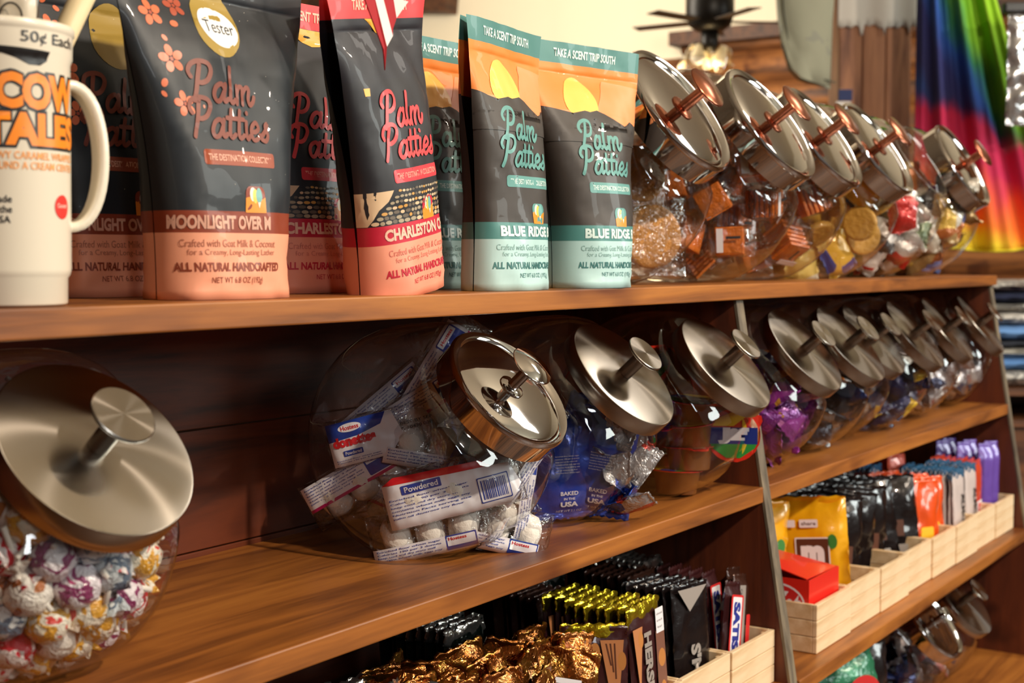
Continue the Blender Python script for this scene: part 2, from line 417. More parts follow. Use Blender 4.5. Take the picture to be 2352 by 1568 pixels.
def make_jar(label, x, ylid, zshelf, s=1.0, style='steel', W=.0815, group=None, lid=True, rzz=0.0, ang=42):
    key = (s, W, ang)
    if key not in JM: JM[key] = jar_mesh(W, s, ang)
    if (style, s) not in JM:
        a, b = lid_meshes(style, s); JM[(style, s)] = (sharp(a), sharp(b))
    t = thing('candy_jar', label, 'jar', (x, ylid + .103 * s, zshelf), rzz, group)
    t['halfwidth'] = W
    g = obj('glass_body', JM[key], jar_glass, t)
    if lid:
        l = obj('lid', JM[(style, s)][0], steel if style == 'steel' else chrome, t)
        l.location = (0, -.103 * s, .182 * s); l.rotation_euler = (R(90 - ang), 0, 0)
        kn = obj('knob', JM[(style, s)][1], steel if style == 'steel' else (chrome if style == 'chrome' else copper), l)
        if style == 'chrome_wood_tint': kn['label'] = 'chrome knob with painted orange wood reflection'
    return t
copper = mat('wood_reflection_tint', '#c47a5c', 0.22, 1.0)  # chrome knob metal, orange reflection of wood painted into its colour

# contents: spheres settled in the drum, then each place takes one sweet
def settle(n, r, W, Rr, seed, top=None, it=240, fill=True):
    g = np.random.default_rng(seed); Wi, Ri = W - .003 - r, Rr - .004 - r
    P = np.column_stack([g.uniform(-Wi, Wi, n), g.uniform(-Ri * .8, Ri * .8, n), g.uniform(-Ri, Ri * .9, n)])
    for i in range(it):
        P[:, 2] -= .0012
        D = P[:, None] - P[None]; L = np.sqrt((D ** 2).sum(-1)) + np.eye(n)
        o = np.clip(2 * r - L, 0, None); np.fill_diagonal(o, 0)
        P += (D / L[..., None] * o[..., None]).sum(1) * .32
        Fv = (np.abs(P[:, 0] / Wi) ** PW + (np.hypot(P[:, 1], P[:, 2]) / Ri) ** PW) ** (1 / PW)
        P /= np.maximum(Fv, 1)[:, None]
    return [Vector(p) for p in P]
def fillj(jar, protos, n, r, s, seed, labels, group, sc=(1, 1), flat=False, inward=False):
    """copies of the prototypes dropped at the settled places, as things of their own"""
    W = jar['halfwidth']
    rn = random.Random(seed); c = Vector(jar.location) + Vector((0, 0, (BR - .006) * s))
    for i, p in enumerate(settle(n, r, W, BR * s, seed)):
        k = i % len(protos)
        rot = (rn.uniform(-.5, .5) + (R(90) if rn.random() < .5 else 0), rn.uniform(-.5, .5), rn.uniform(0, 6.28)) if flat else (rn.uniform(0, 6.28), rn.uniform(0, 6.28), rn.uniform(0, 6.28))
        if inward:                                     # sticks stay inside the jar
            d = (Vector((0, 0, -.02)) - p + Vector((rn.uniform(-.09, .09), rn.uniform(-.09, .09), rn.uniform(-.09, .09)))).normalized()
            best = 0
            for _ in range(14):
                q = Vector((rn.gauss(0, 1), rn.gauss(0, 1), rn.gauss(0, 1))).normalized(); e_ = p + q * .054
                F_ = abs(e_.x / (W - .005)) ** PW + (math.hypot(e_.y, e_.z) / (BR * s - .007)) ** PW
                if best < F_ < 1: d = q; best = F_
            rot = d.to_track_quat('Z', 'Y').to_euler()
        dup(protos[k], c + p, rot, labels[k % len(labels)], group, rn.uniform(*sc))
protos_all = []
def proto(me_name, me, m, cat):
    o = obj(me_name, me, m); o['category'] = cat; protos_all.append(o); return o

# ---- generic soft goods
def pillow(w, h, t, seed=0, nx=14, ny=12, ex=.55, wr=.0015, crimp=.1, zig=False, fin=True, name='pack', boxy=False):
    """flat pack standing in xz, front facing -y, origin at its centre"""
    v, f = [], []; off = Vector((seed * 3.7, seed * 1.3, seed * .9))
    vs_ = [-1 + 2 * j / ny for j in range(ny + 1)]
    if crimp: vs_ = [-1, -1 + crimp * .5] + [(-1 + crimp) + (2 - 2 * crimp) * j / ny for j in range(ny + 1)] + [1 - crimp * .5, 1]
    ny_ = len(vs_) - 1
    for side in (-1, 1):
        for j, b in enumerate(vs_):
            bb = abs(b) / (1 - crimp) if crimp else abs(b)
            for i in range(nx + 1):
                a = -1 + 2 * i / nx
                amp = 0 if bb >= 1 else (1 - bb ** (6 if boxy else 2.6)) ** ex * (1 - abs(a) ** (8 if boxy else 2.6)) ** ex
                x, z = a * w / 2 * (1 - .06 * amp), b * h / 2
                q = Vector((x * 45, z * 45, side)) + off
                dy = side * (t / 2 * amp + .0002) + wr * noise.noise(q) * (1.3 if amp > 0 else 1) + wr * .6 * noise.noise(q * 2.7) * (1 if amp else 2)
                if zig and (j == ny_ or j == 0): z += (.0012 if i % 2 else -.0012) * (1 if j else -1)
                v.append((x, dy, z))
    N = (ny_ + 1) * (nx + 1)
    for s_ in (0, 1):
        for j in range(ny_):
            for i in range(nx):
                q = [s_ * N + j * (nx + 1) + i, s_ * N + j * (nx + 1) + i + 1, s_ * N + (j + 1) * (nx + 1) + i + 1, s_ * N + (j + 1) * (nx + 1) + i]
                f.append(q if s_ == 0 else q[::-1])
    for j in range(ny_):
        for i in (0, nx):
            a, b = j * (nx + 1) + i, (j + 1) * (nx + 1) + i
            q = [a, b, N + b, N + a]; f.append(q[::-1] if i else q)
    for i in range(nx):
        for j in (0, ny_):
            a, b = j * (nx + 1) + i, j * (nx + 1) + i + 1; q = [a, b, N + b, N + a]; f.append(q if j else q[::-1])
    return pydata(name, v, f)
def lump(r, seed, sq=(1, 1, 1), amp=.12, n=3, name='lump'):
    bm = bmesh.new(); bmesh.ops.create_icosphere(bm, subdivisions=n, radius=r)
    off = Vector((seed * 2.1, seed, seed * .7))
    for v in bm.verts:
        d = v.co.normalized(); k = 1 + amp * noise.noise(d * 2.2 + off) + amp * .5 * noise.noise(d * 6 + off)
        v.co = Vector((v.co.x * sq[0], v.co.y * sq[1], v.co.z * sq[2])) * k
    me = bpy.data.meshes.new(name); bm.to_mesh(me); bm.free(); me.polygons.foreach_set('use_smooth', [True] * len(me.polygons)); return me
#@@PART2
# ---- top shelf: stand-up pouches
PH = .288
PHS = sorted(set([0, .008, .016, .024, .034, .044, .055, .064, .073, .085, .1, .115, .13, .145, .16, .175, .19, .207, .215, .225, .235, .244, .249, .2505, .252, .2535, .255, .258, .263, .27, .278, .288] + [.069, .079, .092, .122, .138, .152, .168, .182, .198]))
def pouch_surface(seed, lean=0.0, twist=0.0, bd=.036, curl=0.0, hw=.083, taper=0.0):
    """front panel of a filled stand-up pouch: (s, h, lift) -> local point"""
    HS = np.array(PHS); NS = 33; S = np.linspace(-hw, hw, NS)
    T = np.zeros((len(HS), NS, 3)); off = Vector((seed * 5.1, seed * 2.2, 0))
    for i, h in enumerate(HS):
        b = bd * max(0.0, 1 - (h / .245) ** 2.2) ** .75 + .0006
        ts = np.linspace(-np.pi / 2, np.pi / 2, 181)
        def arc(a):
            x = a * np.sign(np.sin(ts)) * np.abs(np.sin(ts)) ** (2 / 2.4); y = -b * np.abs(np.cos(ts)) ** (2 / 2.4)
            return x, y, np.concatenate([[0], np.cumsum(np.hypot(np.diff(x), np.diff(y)))])
        lo, hi = .02, hw + .002
        for _ in range(22):
            m_ = (lo + hi) / 2
            if arc(m_)[2][-1] < 2 * hw: lo = m_
            else: hi = m_
        x, y, L = arc(lo); sc_ = 2 * hw / L[-1]
        X = np.interp(S + hw, L * sc_, x); Y = np.interp(S + hw, L * sc_, y)
        k = (1 - .04 * math.sin(math.pi * min(1, h / .2))) * (1 - taper * (1 - h / PH))
        for j in range(NS):
            u = S[j] / hw
            w = noise.noise(Vector((S[j] * 22, h * 14, seed)) + off) * .0035 + noise.noise(Vector((S[j] * 55 + h * 30, h * 45, seed * 2)) + off) * .0018
            w += -.0016 * math.exp(-((h - .252) / .0022) ** 2)            # zip ridge
            w += noise.noise(Vector((S[j] * 30, h * 60, 9)) + off) * .004 * math.exp(-(h / .05) ** 2)
            w *= 1 - abs(u) ** 6
            T[i, j] = (X[j] * k, Y[j] - w - curl * max(0, (h - .2) / .088) ** 2 * u * abs(u), h)
    cl, sl = math.cos(lean), math.sin(lean)
    def P(s, h):
        h = min(max(h, 0), PH); i = min(max(int(np.searchsorted(HS, h, 'right')) - 1, 0), len(HS) - 2); a = (h - HS[i]) / (HS[i + 1] - HS[i])
        fj = min(max((s + hw) / (2 * hw), 0), 1) * (NS - 1); j = min(int(fj), NS - 2); b = fj - j
        p = T[i, j] * (1 - a) * (1 - b) + T[i + 1, j] * a * (1 - b) + T[i, j + 1] * (1 - a) * b + T[i + 1, j + 1] * a * b
        th = twist * (h / PH) ** 1.5; c_, s_ = math.cos(th), math.sin(th)
        return Vector((p[0] * c_ - p[1] * s_, p[0] * s_ + p[1] * c_, p[2]))
    def surf(s, h, lift=0):
        p = P(s, h)
        if lift:
            d = .0025; n = (P(min(s + d, hw), h) - P(max(s - d, -hw), h)).cross(P(s, min(h + d, PH)) - P(s, max(h - d, 0)))
            p = p + n.normalized() * lift
        return Vector((p.x, p.y * cl + p.z * sl, p.z * cl - p.y * sl * 0)) if lean else p
    surf.back = lambda s, h: (lambda p: (lambda yb: Vector((p.x, yb * cl + p.z * sl, p.z * cl)) if lean else Vector((p.x, yb, p.z)))(max(-p.y, p.y + .0012)))(P(s, h))
    return surf
pm = {}
def pouch_mats(kind):
    d = dict(
     moon=dict(strip='#20242a', sky='#20242a', dark='#1d2329', band='#8c3a20', low='#f2a583', title='#7d3a28', pill='#9a4a30', pilltx='#e0a890', bandtx='#d9a38c', lowtx='#b06a50', lowtx2='#8c3a20', sun='#a68a3c', hill='#20242a', tile='#8c3a20'),
     red=dict(strip='#ee4044', sky='#25252c', dark='#25252a', band='#c9203a', low='#f7a184', title='#e8484c', pill='#d93a44', pilltx='#f3a090', bandtx='#f3c0a8', lowtx='#d87a68', lowtx2='#c9203a', sun='#f0b040', hill='#25252a', tile='#c9203a'),
     blue=dict(strip='#4f8580', sky='#f28a3a', dark='#3a332e', band='#4f8a86', low='#b9dcda', title='#5f9a94', pill='#5f9a94', pilltx='#d5e8e2', bandtx='#dcefea', lowtx='#8fb5b0', lowtx2='#3f7a78', sun='#ffc65a', hill='#3a332e', tile='#5f9a94'))[kind]
    if kind not in pm:
        pm[kind] = {k: mat('pouch_%s_%s' % (kind, k), c, .5, .05, .12) for k, c in d.items()}
        e = pm[kind]
        e['orange'] = mat('print_orange', '#f0962e', .4); e['yellow'] = mat('print_yellow', '#f2cf58', .4); e['teal'] = mat('print_teal', '#79b3ad', .4)
        e['cream'] = mat('print_cream', '#f5ecd8', .4); e['white'] = mat('print_white', '#f4f2f0', .5); e['ink'] = mat('print_ink', '#26262a', .5)
        e['petal'] = mat('print_petal', '#e0764e', .4); e['petal2'] = mat('print_petal_deep', '#b0523a', .4)
        e['sand'] = mat('print_sand', '#e0c09a', .45); e['stone'] = mat('print_stone', '#a99a80', .45); e['stone2'] = mat('print_stone_gold', '#cf9a4e', .45); e['stone3'] = mat('print_stone_dark', '#6a5f52', .45); e['glow'] = mat('print_peach', '#f79a62', .4)
    return pm[kind]
def make_pouch(kind, label, loc, rz_, seed, name_tx, lean=0.0, twist=0.0, curl=0.0, bd=.036, full=True, extra=None, hw=.083, taper=0.0):
    dx = {'moon': -.017, 'red': -.005, 'blue': -.008}[kind]; dn = -.020 if kind == 'moon' else 0
    M_ = pouch_mats(kind); sf = pouch_surface(seed, lean, twist, bd, curl, hw, taper)
    t = thing('gift_pouch', label, 'pouch', loc, rz_, 'soap gift pouches on the top shelf')
    hs = PHS
    keys = ['low', 'band', 'dark', 'sky', 'strip']
    def zone(h): return 0 if h < .055 else 1 if h < .073 else 2 if h < .207 else 3 if h < .263 else 4
    NS = 33; v, f, mi = [], [], []
    for side in (0, 1):
        for h in hs:
            for j in range(NS):
                s = -hw + 2 * hw * j / (NS - 1); v.append(sf(s, h) if side == 0 else sf.back(s, h))
    n = len(hs) * NS
    for side in (0, 1):
        for i in range(len(hs) - 1):
            for j in range(NS - 1):
                q = [side * n + i * NS + j, side * n + i * NS + j + 1, side * n + (i + 1) * NS + j + 1, side * n + (i + 1) * NS + j]
                f.append(q if side == 0 else q[::-1]); mi.append(zone((hs[i] + hs[i + 1]) / 2))
    for j in range(NS - 1):
        f.append([j, n + j, n + j + 1, j + 1]); mi.append(0)
    me = pydata('pouch_body', v, f, True, mi)
    for k in keys: me.materials.append(M_[k])
    b = obj('pouch_body', me, None, t)
    # printed artwork
    it = []
    def T(s, x, y, w, h, k, off=.02, al='C'): v_, f_ = text2d(s, x + (dx + (-.012 if kind == 'moon' and y < .055 else 0) if y < .27 else 0), y, w, h, off, al); decal('lettering', [(v_, f_, k, 2)], sf, t, M_, .008)
    T('TAKE A SCENT TRIP SOUTH', .0, .2755, .108, .010, 'bandtx', .03)
    T(name_tx, *((-.053 + dn, .0637, .112, .0115) if kind != 'blue' else (-.045, .0637, .100, .0115)), 'bandtx', .045, 'L')
    T('Crafted with Goat Milk & Coconut', -.05, .0465, .108, .0062, 'lowtx', 0, 'L')
    T('for a Creamy, Long-Lasting Lather', -.043, .0385, .100, .0062, 'lowtx', 0, 'L')
    T('ALL NATURAL HANDCRAFTED', -.055, .027, .120, .0075, 'lowtx2', .035, 'L')
    T('NET WT 6.8 OZ (192g)', -.02, .0155, .06, .0065, 'lowtx2', .0, 'L')
    it = [(*rrect2d(.010 + dx, .117, .088, .0125, .003), 'pill', 0), (*text2d('THE DESTINATION COLLECTION', .010 + dx, .117, .078, .0055, .02), 'pilltx', 1)]
    decal('collection_label', it, sf, t, M_, .008)
    a, b_ = script2d('Palm', -.034 + dx, .163, .075), script2d('Patties', -.040 + dx, .1335, .094)
    decal('title_script', [([(q[0] - .005, q[1]) for q in a[0]], a[1], 'title', 10), ([(q[0] - .005, q[1]) for q in b_[0]], b_[1], 'title', 10)], sf, t, M_, .008)
    cx = .021 + dx; it = [(*rrect2d(cx, .083, .026, .0225, .006), 'tile', 0),
        (*poly2d([(cx - .013, .0845), (cx - .007, .0855), (cx - .003, .0815), (cx + .003, .0845), (cx + .009, .0835), (cx + .013, .0855), (cx + .013, .0722), (cx - .013, .0722)]), 'orange', 1),
        (*ell2d(cx - .004, .0875, .0042, .0058), 'cream', 2), (*ell2d(cx - .001, .086, .0035, .006), 'yellow', 3), (*ell2d(cx + .004, .087, .0042, .0062, egg=.1), 'teal', 4), (*poly2d([(cx + .002, .081), (cx + .006, .081), (cx + .004, .076)]), 'cream', 5)]
    decal('emblem', it, sf, t, M_, .008)
    if kind == 'blue':
        hill = [(-hw, .2065), (-hw, .2115), (-.062, .206), (-.045, .2035), (-.025, .2075), (-.015, .2065), (.0, .2095), (.012, .206), (.03, .198), (.045, .193), (.055, .196), (.062, .2), (.07, .197), (hw, .19), (hw, .185), (-hw, .185)]
        it = [(*poly2d([(-hw, .207), (hw, .207), (hw, .19), (-hw, .19)]), 'glow', 0), (*poly2d([(.0, .2075), (.03, .248), (hw, .244), (hw, .2)]), 'glow', 1),
              (*ell2d(-.024, .222, .029, .026, egg=.2), 'sun', 2), (*poly2d(hill), 'hill', 8), (*poly2d([(-hw, .19), (-.04, .19), (-.01, .199), (.02, .1995), (.05, .19), (hw, .19), (hw, .17), (-hw, .17)]), 'dark', 8)]
        decal('sunset_print', it, sf, t, M_, .005)
    if kind == 'moon':
        it = [(*ell2d(.008 + dx, .232, .0255, .030, egg=.16), 'sun', 0)]
        if extra == 'tester': it += []
        decal('moon_print', it, sf, t, M_, .008)
        if extra == 'tester':
            st = decal('tester_sticker', [(*ell2d(.0095 + dx, .2275, .0225, .0165, rot=-.25), 'white', 2), (*text2d('Tester', .0095 + dx, .2275, .036, .0105), 'ink', 3)], sf, t, M_, .008)
            st['label'] = 'white oval sticker reading Tester'
        it = []
        fl = random.Random(3)
        def flower(x, y, r, k='petal'):
            for q in range(5): it.append((*ell2d(x + r * .62 * math.cos(.5 + q * 1.2566), y + r * .62 * math.sin(.5 + q * 1.2566), r * .42, r * .32, 12, rot=.5 + q * 1.2566), k, 0))
            it.append((*ell2d(x, y, r * .16, r * .16, 8), 'petal2', 1)); decal('flower_print', it, sf, t, M_, .008); it.clear()
        flower(-.066, .195, .0115); flower(-.062, .159, .0105); flower(-.075, .232, .011); flower(-.049, .241, .0095, 'petal2'); flower(-.071, .268, .011)
        for x, y, r in ((-.06, .262, .004), (-.055, .225, .004), (-.064, .25, .0035), (-.052, .27, .0035), (-.078, .255, .003), (-.046, .165, .002), (-.043, .158, .0015), (-.078, .175, .004), (-.08, .166, .003), (-.068, .212, .003)):
            it.append((*ell2d(x, y, r * .7, r, 10, rot=fl.uniform(0, 3)), 'petal', 0))
        for q in range(14):
            x, y = fl.uniform(-.06, .07), fl.uniform(.09, .26); it.append((*ell2d(x, y, .0003, .0003, 6), 'cream', 0))
        decal('spark_print', it, sf, t, M_, .008)['kind'] = 'stuff'
    if kind == 'red':
        it = [(*poly2d([(-.035, .2625), (.03, .2625), (.026, .254), (.016, .2475), (.004, .246), (-.008, .249), (-.02, .255)]), 'sun', 0)]
        rr = random.Random(5)
        it.append((*poly2d([(-hw, .0735), (-hw, .105), (-.042, .105), (-.05, .095), (-.062, .088), (-.075, .0735)]), 'sand', 0))
        decal('curb_print', it[1:], sf, t, M_, .01); decal('moon_print', it[:1], sf, t, M_, .01); it = []
        for row in range(7):
            y = .0755 + row * .0042 + row * row * .00008; hgt = .0019 - row * .00012
            x = -.072 + row * .006
            while x < hw - .003:
                wd = rr.uniform(.0022, .0042) * (1.25 - row * .09)
                it.append((*ell2d(x + wd, y + rr.uniform(-.0004, .0004), wd, hgt, 9), rr.choice(['stone', 'stone', 'stone2', 'stone3', 'sand']), 0)); x += wd * 2 + .0007
        decal('cobblestone_print', it, sf, t, M_, .02)['kind'] = 'stuff'
        decal('window_print', [(*poly2d([(-.064, .200), (-.055, .200), (-.056, .193), (-.063, .193)]), 'sun', 0)], sf, t, M_, .02)
    return t
P1 = make_pouch('moon', 'black and peach pouch with a Tester sticker beside the white mug', (.846, .868, Z1 + .0004), R(-3), 1, 'MOONLIGHT OVER M', extra='tester', bd=.046, hw=.104, taper=.18)
P2 = make_pouch('moon', 'shaded black pouch with gold egg half hidden behind the tester pouch', (.848, .995, Z1 + .0004), R(-2), 2, 'MOONLIGHT OVER M', hw=.096, taper=.1)
P3 = make_pouch('red', 'shaded black and red pouch standing behind between tester pouch and flag', (1.048, .945, Z1 + .0004), R(-4), 3, 'CHARLESTON CH')
P4 = make_pouch('red', 'black and peach pouch with red top leaning under the striped flag', (1.062, .845, Z1 + .0004), R(0), 4, 'CHARLESTON CH', lean=-.05, twist=R(10), curl=.012, hw=.086, taper=.13)
P4.rotation_euler = (0, R(-9.5), R(4))
P5 = make_pouch('blue', 'shaded teal and orange pouch behind, right of the striped flag', (1.295, .965, Z1 + .0004), R(-2), 5, 'BLUE RIDGE B')
P6 = make_pouch('blue', 'teal and orange sunset pouch in front, left one of the pair', (1.262, .850, Z1 + .0004), R(2), 6, 'BLUE RIDGE B', twist=R(8), curl=.008)
P7 = make_pouch('blue', 'teal and orange sunset pouch in front, next to the cookie jar', (1.431, .850, Z1 + .0004), R(-9), 7, 'BLUE RIDGE B', bd=.052, hw=.098, twist=R(-4), taper=.15)
P8 = make_pouch('blue', 'teal pouch at the back showing only a sliver between two others', (1.46, .975, Z1 + .0004), R(-2), 8, 'BLUE RIDGE B')
# back side of a red pouch lying turned round between the two red ones
P9 = make_pouch('red', 'pouch turned around to its crimson back behind the leaning red-topped pouch', (1.178, 1.035, Z1 + .0004), R(172), 9, 'CHARLESTON CH')

# ---- white mug
MX, MY, MR = .6205, .851, .0495
mw = mat('mug_plastic', '#e9dfcb', .30, 0, .3)
prof = [(0, .002), (.040, .002), (.0415, 0), (.0432, .002), (.0436, .020), (.0452, .022), (.0462, .026), (.0478, .172), (.0494, .176), (.0498, .190), (.0502, .1915), (.0512, .1925), (.0512, .1965), (.0502, .198), (.0485, .1975), (.0478, .19), (.044, .03), (0, .006)]
mug = thing('drinking_mug', 'tall white plastic mug with orange COW TALES lettering and handle', 'mug', (MX, MY, Z1 + .0003), 0)
obj('mug_body', lathe('mug_body', prof, 72), mw, mug)
def mug_r(h):
    return float(np.interp(h, [.026, .172, .176, .19], [.0462, .0478, .0494, .0498]))
MA0 = math.atan2(-.81, -.59)              # the side turned to the room
def mug_surf(x, h, lift=0):
    r = mug_r(h) + lift; a = MA0 + x / .047
    return Vector((r * math.cos(a), r * math.sin(a), h))
mm = {'orange': mat('mug_orange', '#f58a1f', .35), 'ink': mat('mug_ink', '#1c1a1a', .35), 'peach': mat('mug_peach', '#f0a050', .4), 'red': mat('mug_red', '#d8352c', .4), 'cream': mat('print_cream2', '#f5ead8', .4), 'glaze': mat('mug_orange_light', '#ffa743', .3)}
def mug_text(name, s, x, y, w, h, col, out=0):
    it = []
    if out: it.append((*text2d(s, x, y, w + .004, h + .004, out), 'ink', 0))
    it.append((*text2d(s, x, y, w, h, .055 if out else .01), col, 2))
    return decal(name, it, mug_surf, mug, mm, .003, .02)
mug_text('lettering', 'COW', .030, .1485, .068, .025, 'orange', .11)
mug_text('lettering', 'TALES', .0265, .1225, .080, .023, 'orange', .11)
mug_text('small_lettering', 'CHEWY CARAMEL WRAPPED', .024, .1045, .078, .0052, 'peach')
mug_text('small_lettering', 'AROUND A CREAM CENTER', .024, .0975, .078, .0052, 'peach')
mug_text('small_lettering', 'Made', -.001, .0745, .014, .005, 'ink'); mug_text('small_lettering', 'in the', -.001, .0675, .014, .005, 'ink'); mug_text('small_lettering', 'USA', -.001, .0605, .012, .005, 'ink')
mug_text('price_writing', '50\u00a2 Each', .036, .1845, .046, .0095, 'ink')
decal('badge', [(*ell2d(.047, .0700, .0085, .0085), 'red', 0), (*text2d('Caramel', .047, .071, .011, .003), 'cream', 1)], mug_surf, mug, mm, .003)
decal('black_splash', [(*poly2d([(-.014, .1785), (.034, .1765), (.0325, .170), (.027, .1665), (.019, .1665), (.010, .1705), (.002, .173), (-.008, .1735)]), 'ink', 0)], mug_surf, mug, mm, .003)
# handle
hd = Vector((.93, -.37, 0)).normalized(); base = hd * .046
hp = []
for k in range(21):
    a = math.pi * (k / 20) - math.pi / 2
    hp.append(base + hd * (.027 * max(0, math.cos(a)) ** .8 - .002) + Vector((0, 0, .108 + .052 * math.sin(a))))
bm = bmesh.new(); sec = [(-.003, -.011), (.003, -.011), (.0042, -.006), (.003, 0), (.0042, .006), (.003, .011), (-.003, .011), (-.0038, 0)]
side = Vector((0, 0, 1)).cross(hd); rings = []
for i, p in enumerate(hp):
    tg = (hp[min(i + 1, 20)] - hp[max(i - 1, 0)]).normalized(); nn = side.cross(tg)
    rings.append([bm.verts.new(p + nn * -q[0] + side * q[1]) for q in sec])
for a, b in zip(rings, rings[1:]):
    for k in range(8): bm.faces.new((a[k], a[(k + 1) % 8], b[(k + 1) % 8], b[k]))
for q in bm.faces: q.smooth = True
bmesh.ops.recalc_face_normals(bm, faces=bm.faces)
obj('handle', bm, mw, mug)
# what stands in the mug
straw = tag(obj('straw', tube([(MX + .004, MY - .002, Z1 + .02), (MX + .040, MY - .012, Z1 + .185), (MX + .075, MY - .024, Z1 + .262)], .0088, 14), mat('straw_beige', '#e2cda2', .5)), 'thick beige straw leaning out of the white mug', 'straw')
sticks = [((-.02, -.012), (-.035, -.03), .016, '#e6dccc', 'white and grey wrapped candy stick at the left of the mug'),
          ((.0, .0), (.005, -.012), .017, '#ded2bc', 'cream wrapped candy stick with black ring drawing in the mug'),
          ((.012, .015), (.028, .0), .012, '#241f1e', 'black wrapped candy stick beside the beige straw')]
for (a, b, w, col, lab) in sticks:
    me = pillow(w * 1.7, .235, w, seed=hash(col) % 7, nx=8, ny=16, wr=.003, crimp=.06)
    o = tag(obj('candy_stick', me, mat('stick_' + col[1:], col, .3, 0, .5, bump=.3)), lab, 'candy', 'wrapped candy sticks in the mug')
    o.location = (MX + (a[0] + b[0]) / 2, MY + (a[1] + b[1]) / 2, Z1 + .012 + .117)
    o.rotation_euler = (R(4), R(5) * (1 if b[0] > 0 else -1), R(-50))
    if 'ring' in lab:
        fs = lambda x, y, l=0: Vector((x, -w / 2 * 1.15 - .0015 - l, y))
        decal('ring_print', [(*stroke2d([[(.008 * math.cos(q * .63) , .073 + .011 * math.sin(q * .63)) for q in range(11)], [(-.012, .062), (-.002, .055), (.008, .057)]], .0014), 'ink', 0)], fs, o, mm, None)
    if 'black' in lab:
        r_ = obj('red_end', pillow(w * 1.72, .016, w * 1.05, seed=2, nx=8, ny=4, crimp=0), mat('stick_red', '#c8232c', .35), o); r_.location = (0, 0, .055)

# ---- striped flag hanging in front of the pouches
FL = [  # (x, z) outline strips in the plane y=.72, relative to the tip
]
fy = .735
fcloth = {'red': mat('flag_red', '#a8141f', .75), 'white': mat('flag_white', '#e9dcd6', .75), 'edge': mat('flag_hem', '#d9cfd0', .7)}
flag = thing('striped_flag', 'red and white striped flag corner hanging over the pouches', 'flag', (0, 0, 0))
def flagstrip(name, pts, m, bulge=.0):
    n = len(pts); v = [(x, fy + yy, E + z) for x, yy, z in pts] + [(x, fy + yy + .0012, E + z) for x, yy, z in pts]
    f = [tuple(range(n)), tuple(range(n, 2 * n))[::-1]] + [(k, k + n, (k + 1) % n + n, (k + 1) % n) for k in range(n)]
    return obj(name, pydata(name, v, f, False), m, flag)
#@FLAG

# ---- top shelf jars (large, chrome lids)
TJ = [(1.645, .830, True, 34, 'large glass jar of round waffle cookies next to the teal pouches'),
      (1.880, .802, True, 34, 'large jar of orange cracker packs, second on the top shelf'),
      (2.132, .820, True, 34, 'large jar of orange crackers, third along the top shelf'),
      (2.388, .817, True, 34, 'large jar with yellow and blue cookie packs on the top shelf'),
      (2.650, .817, False, 34, 'open lidless jar of red and white wrapped sweets on the top shelf'),
      (2.920, .818, True, 30, 'last large jar at the right end of the top shelf before the tie-dye shirt')]
topj = []
for (x, yl, has, an, lab) in TJ:
    j = make_jar(lab, x, yl, Z1 + .0002, 1.27, 'chrome_wood_tint', .101, 'large candy jars on the top shelf', has, 0, an); topj.append(j)
MJ = [(.651, .790, 'steel', 42, 0, .09, 'jar of wrapped lollipops at the lower left'),
      (1.189, .795, 'chrome', 42, 0, .099, 'jar full of powdered donut packs with a polished chrome lid'),
      (1.422, .788, 'steel', 42, 0, .088, 'jar with bright blue snack pouches, right of the donut jar'),
      (1.655, .765, 'steel', 43, 0, .09, 'jar of brown dip cups with red foil lids'),
      (1.966, .780, 'steel', 41, 0, .088, 'jar of purple wrapped sweets just past the upright divider'),
      (2.162, .780, 'steel', 41, 0, .082, 'jar of dark blue and silver packs, next after the purple one'),
      (2.332, .800, 'steel', 40, 0, .080, 'jar set slightly back, its lid half hidden by its left neighbour'),
      (2.510, .785, 'steel', 40, 3, .085, 'jar of navy and yellow packs, third from the right end of the middle shelf'),
      (2.745, .795, 'steel', 39, 5, .085, 'jar of silvery wrapped sweets, second from the right end of the middle shelf'),
      (3.000, .800, 'steel', 39, 7, .085, 'last jar on the middle shelf against the end panel')]
midj = [make_jar(lab, x, yl, Z2 + .0002, 1.0, st, W, 'candy jars on the middle shelf', True, R(rz_), an) for (x, yl, st, an, rz_, W, lab) in MJ]
LJ = [(2.592, .765, 'chrome', 'jar with chrome lid on the lowest shelf below the crates'), (2.80, .765, 'steel', 'rear jar with steel lid on the lowest shelf, to the right')]
lowj = [make_jar(lab, x, yl, Z4 + .0002, 1.0, st, .085, 'candy jars on the lowest shelf', True, 0, 41) for (x, yl, st, lab) in LJ]
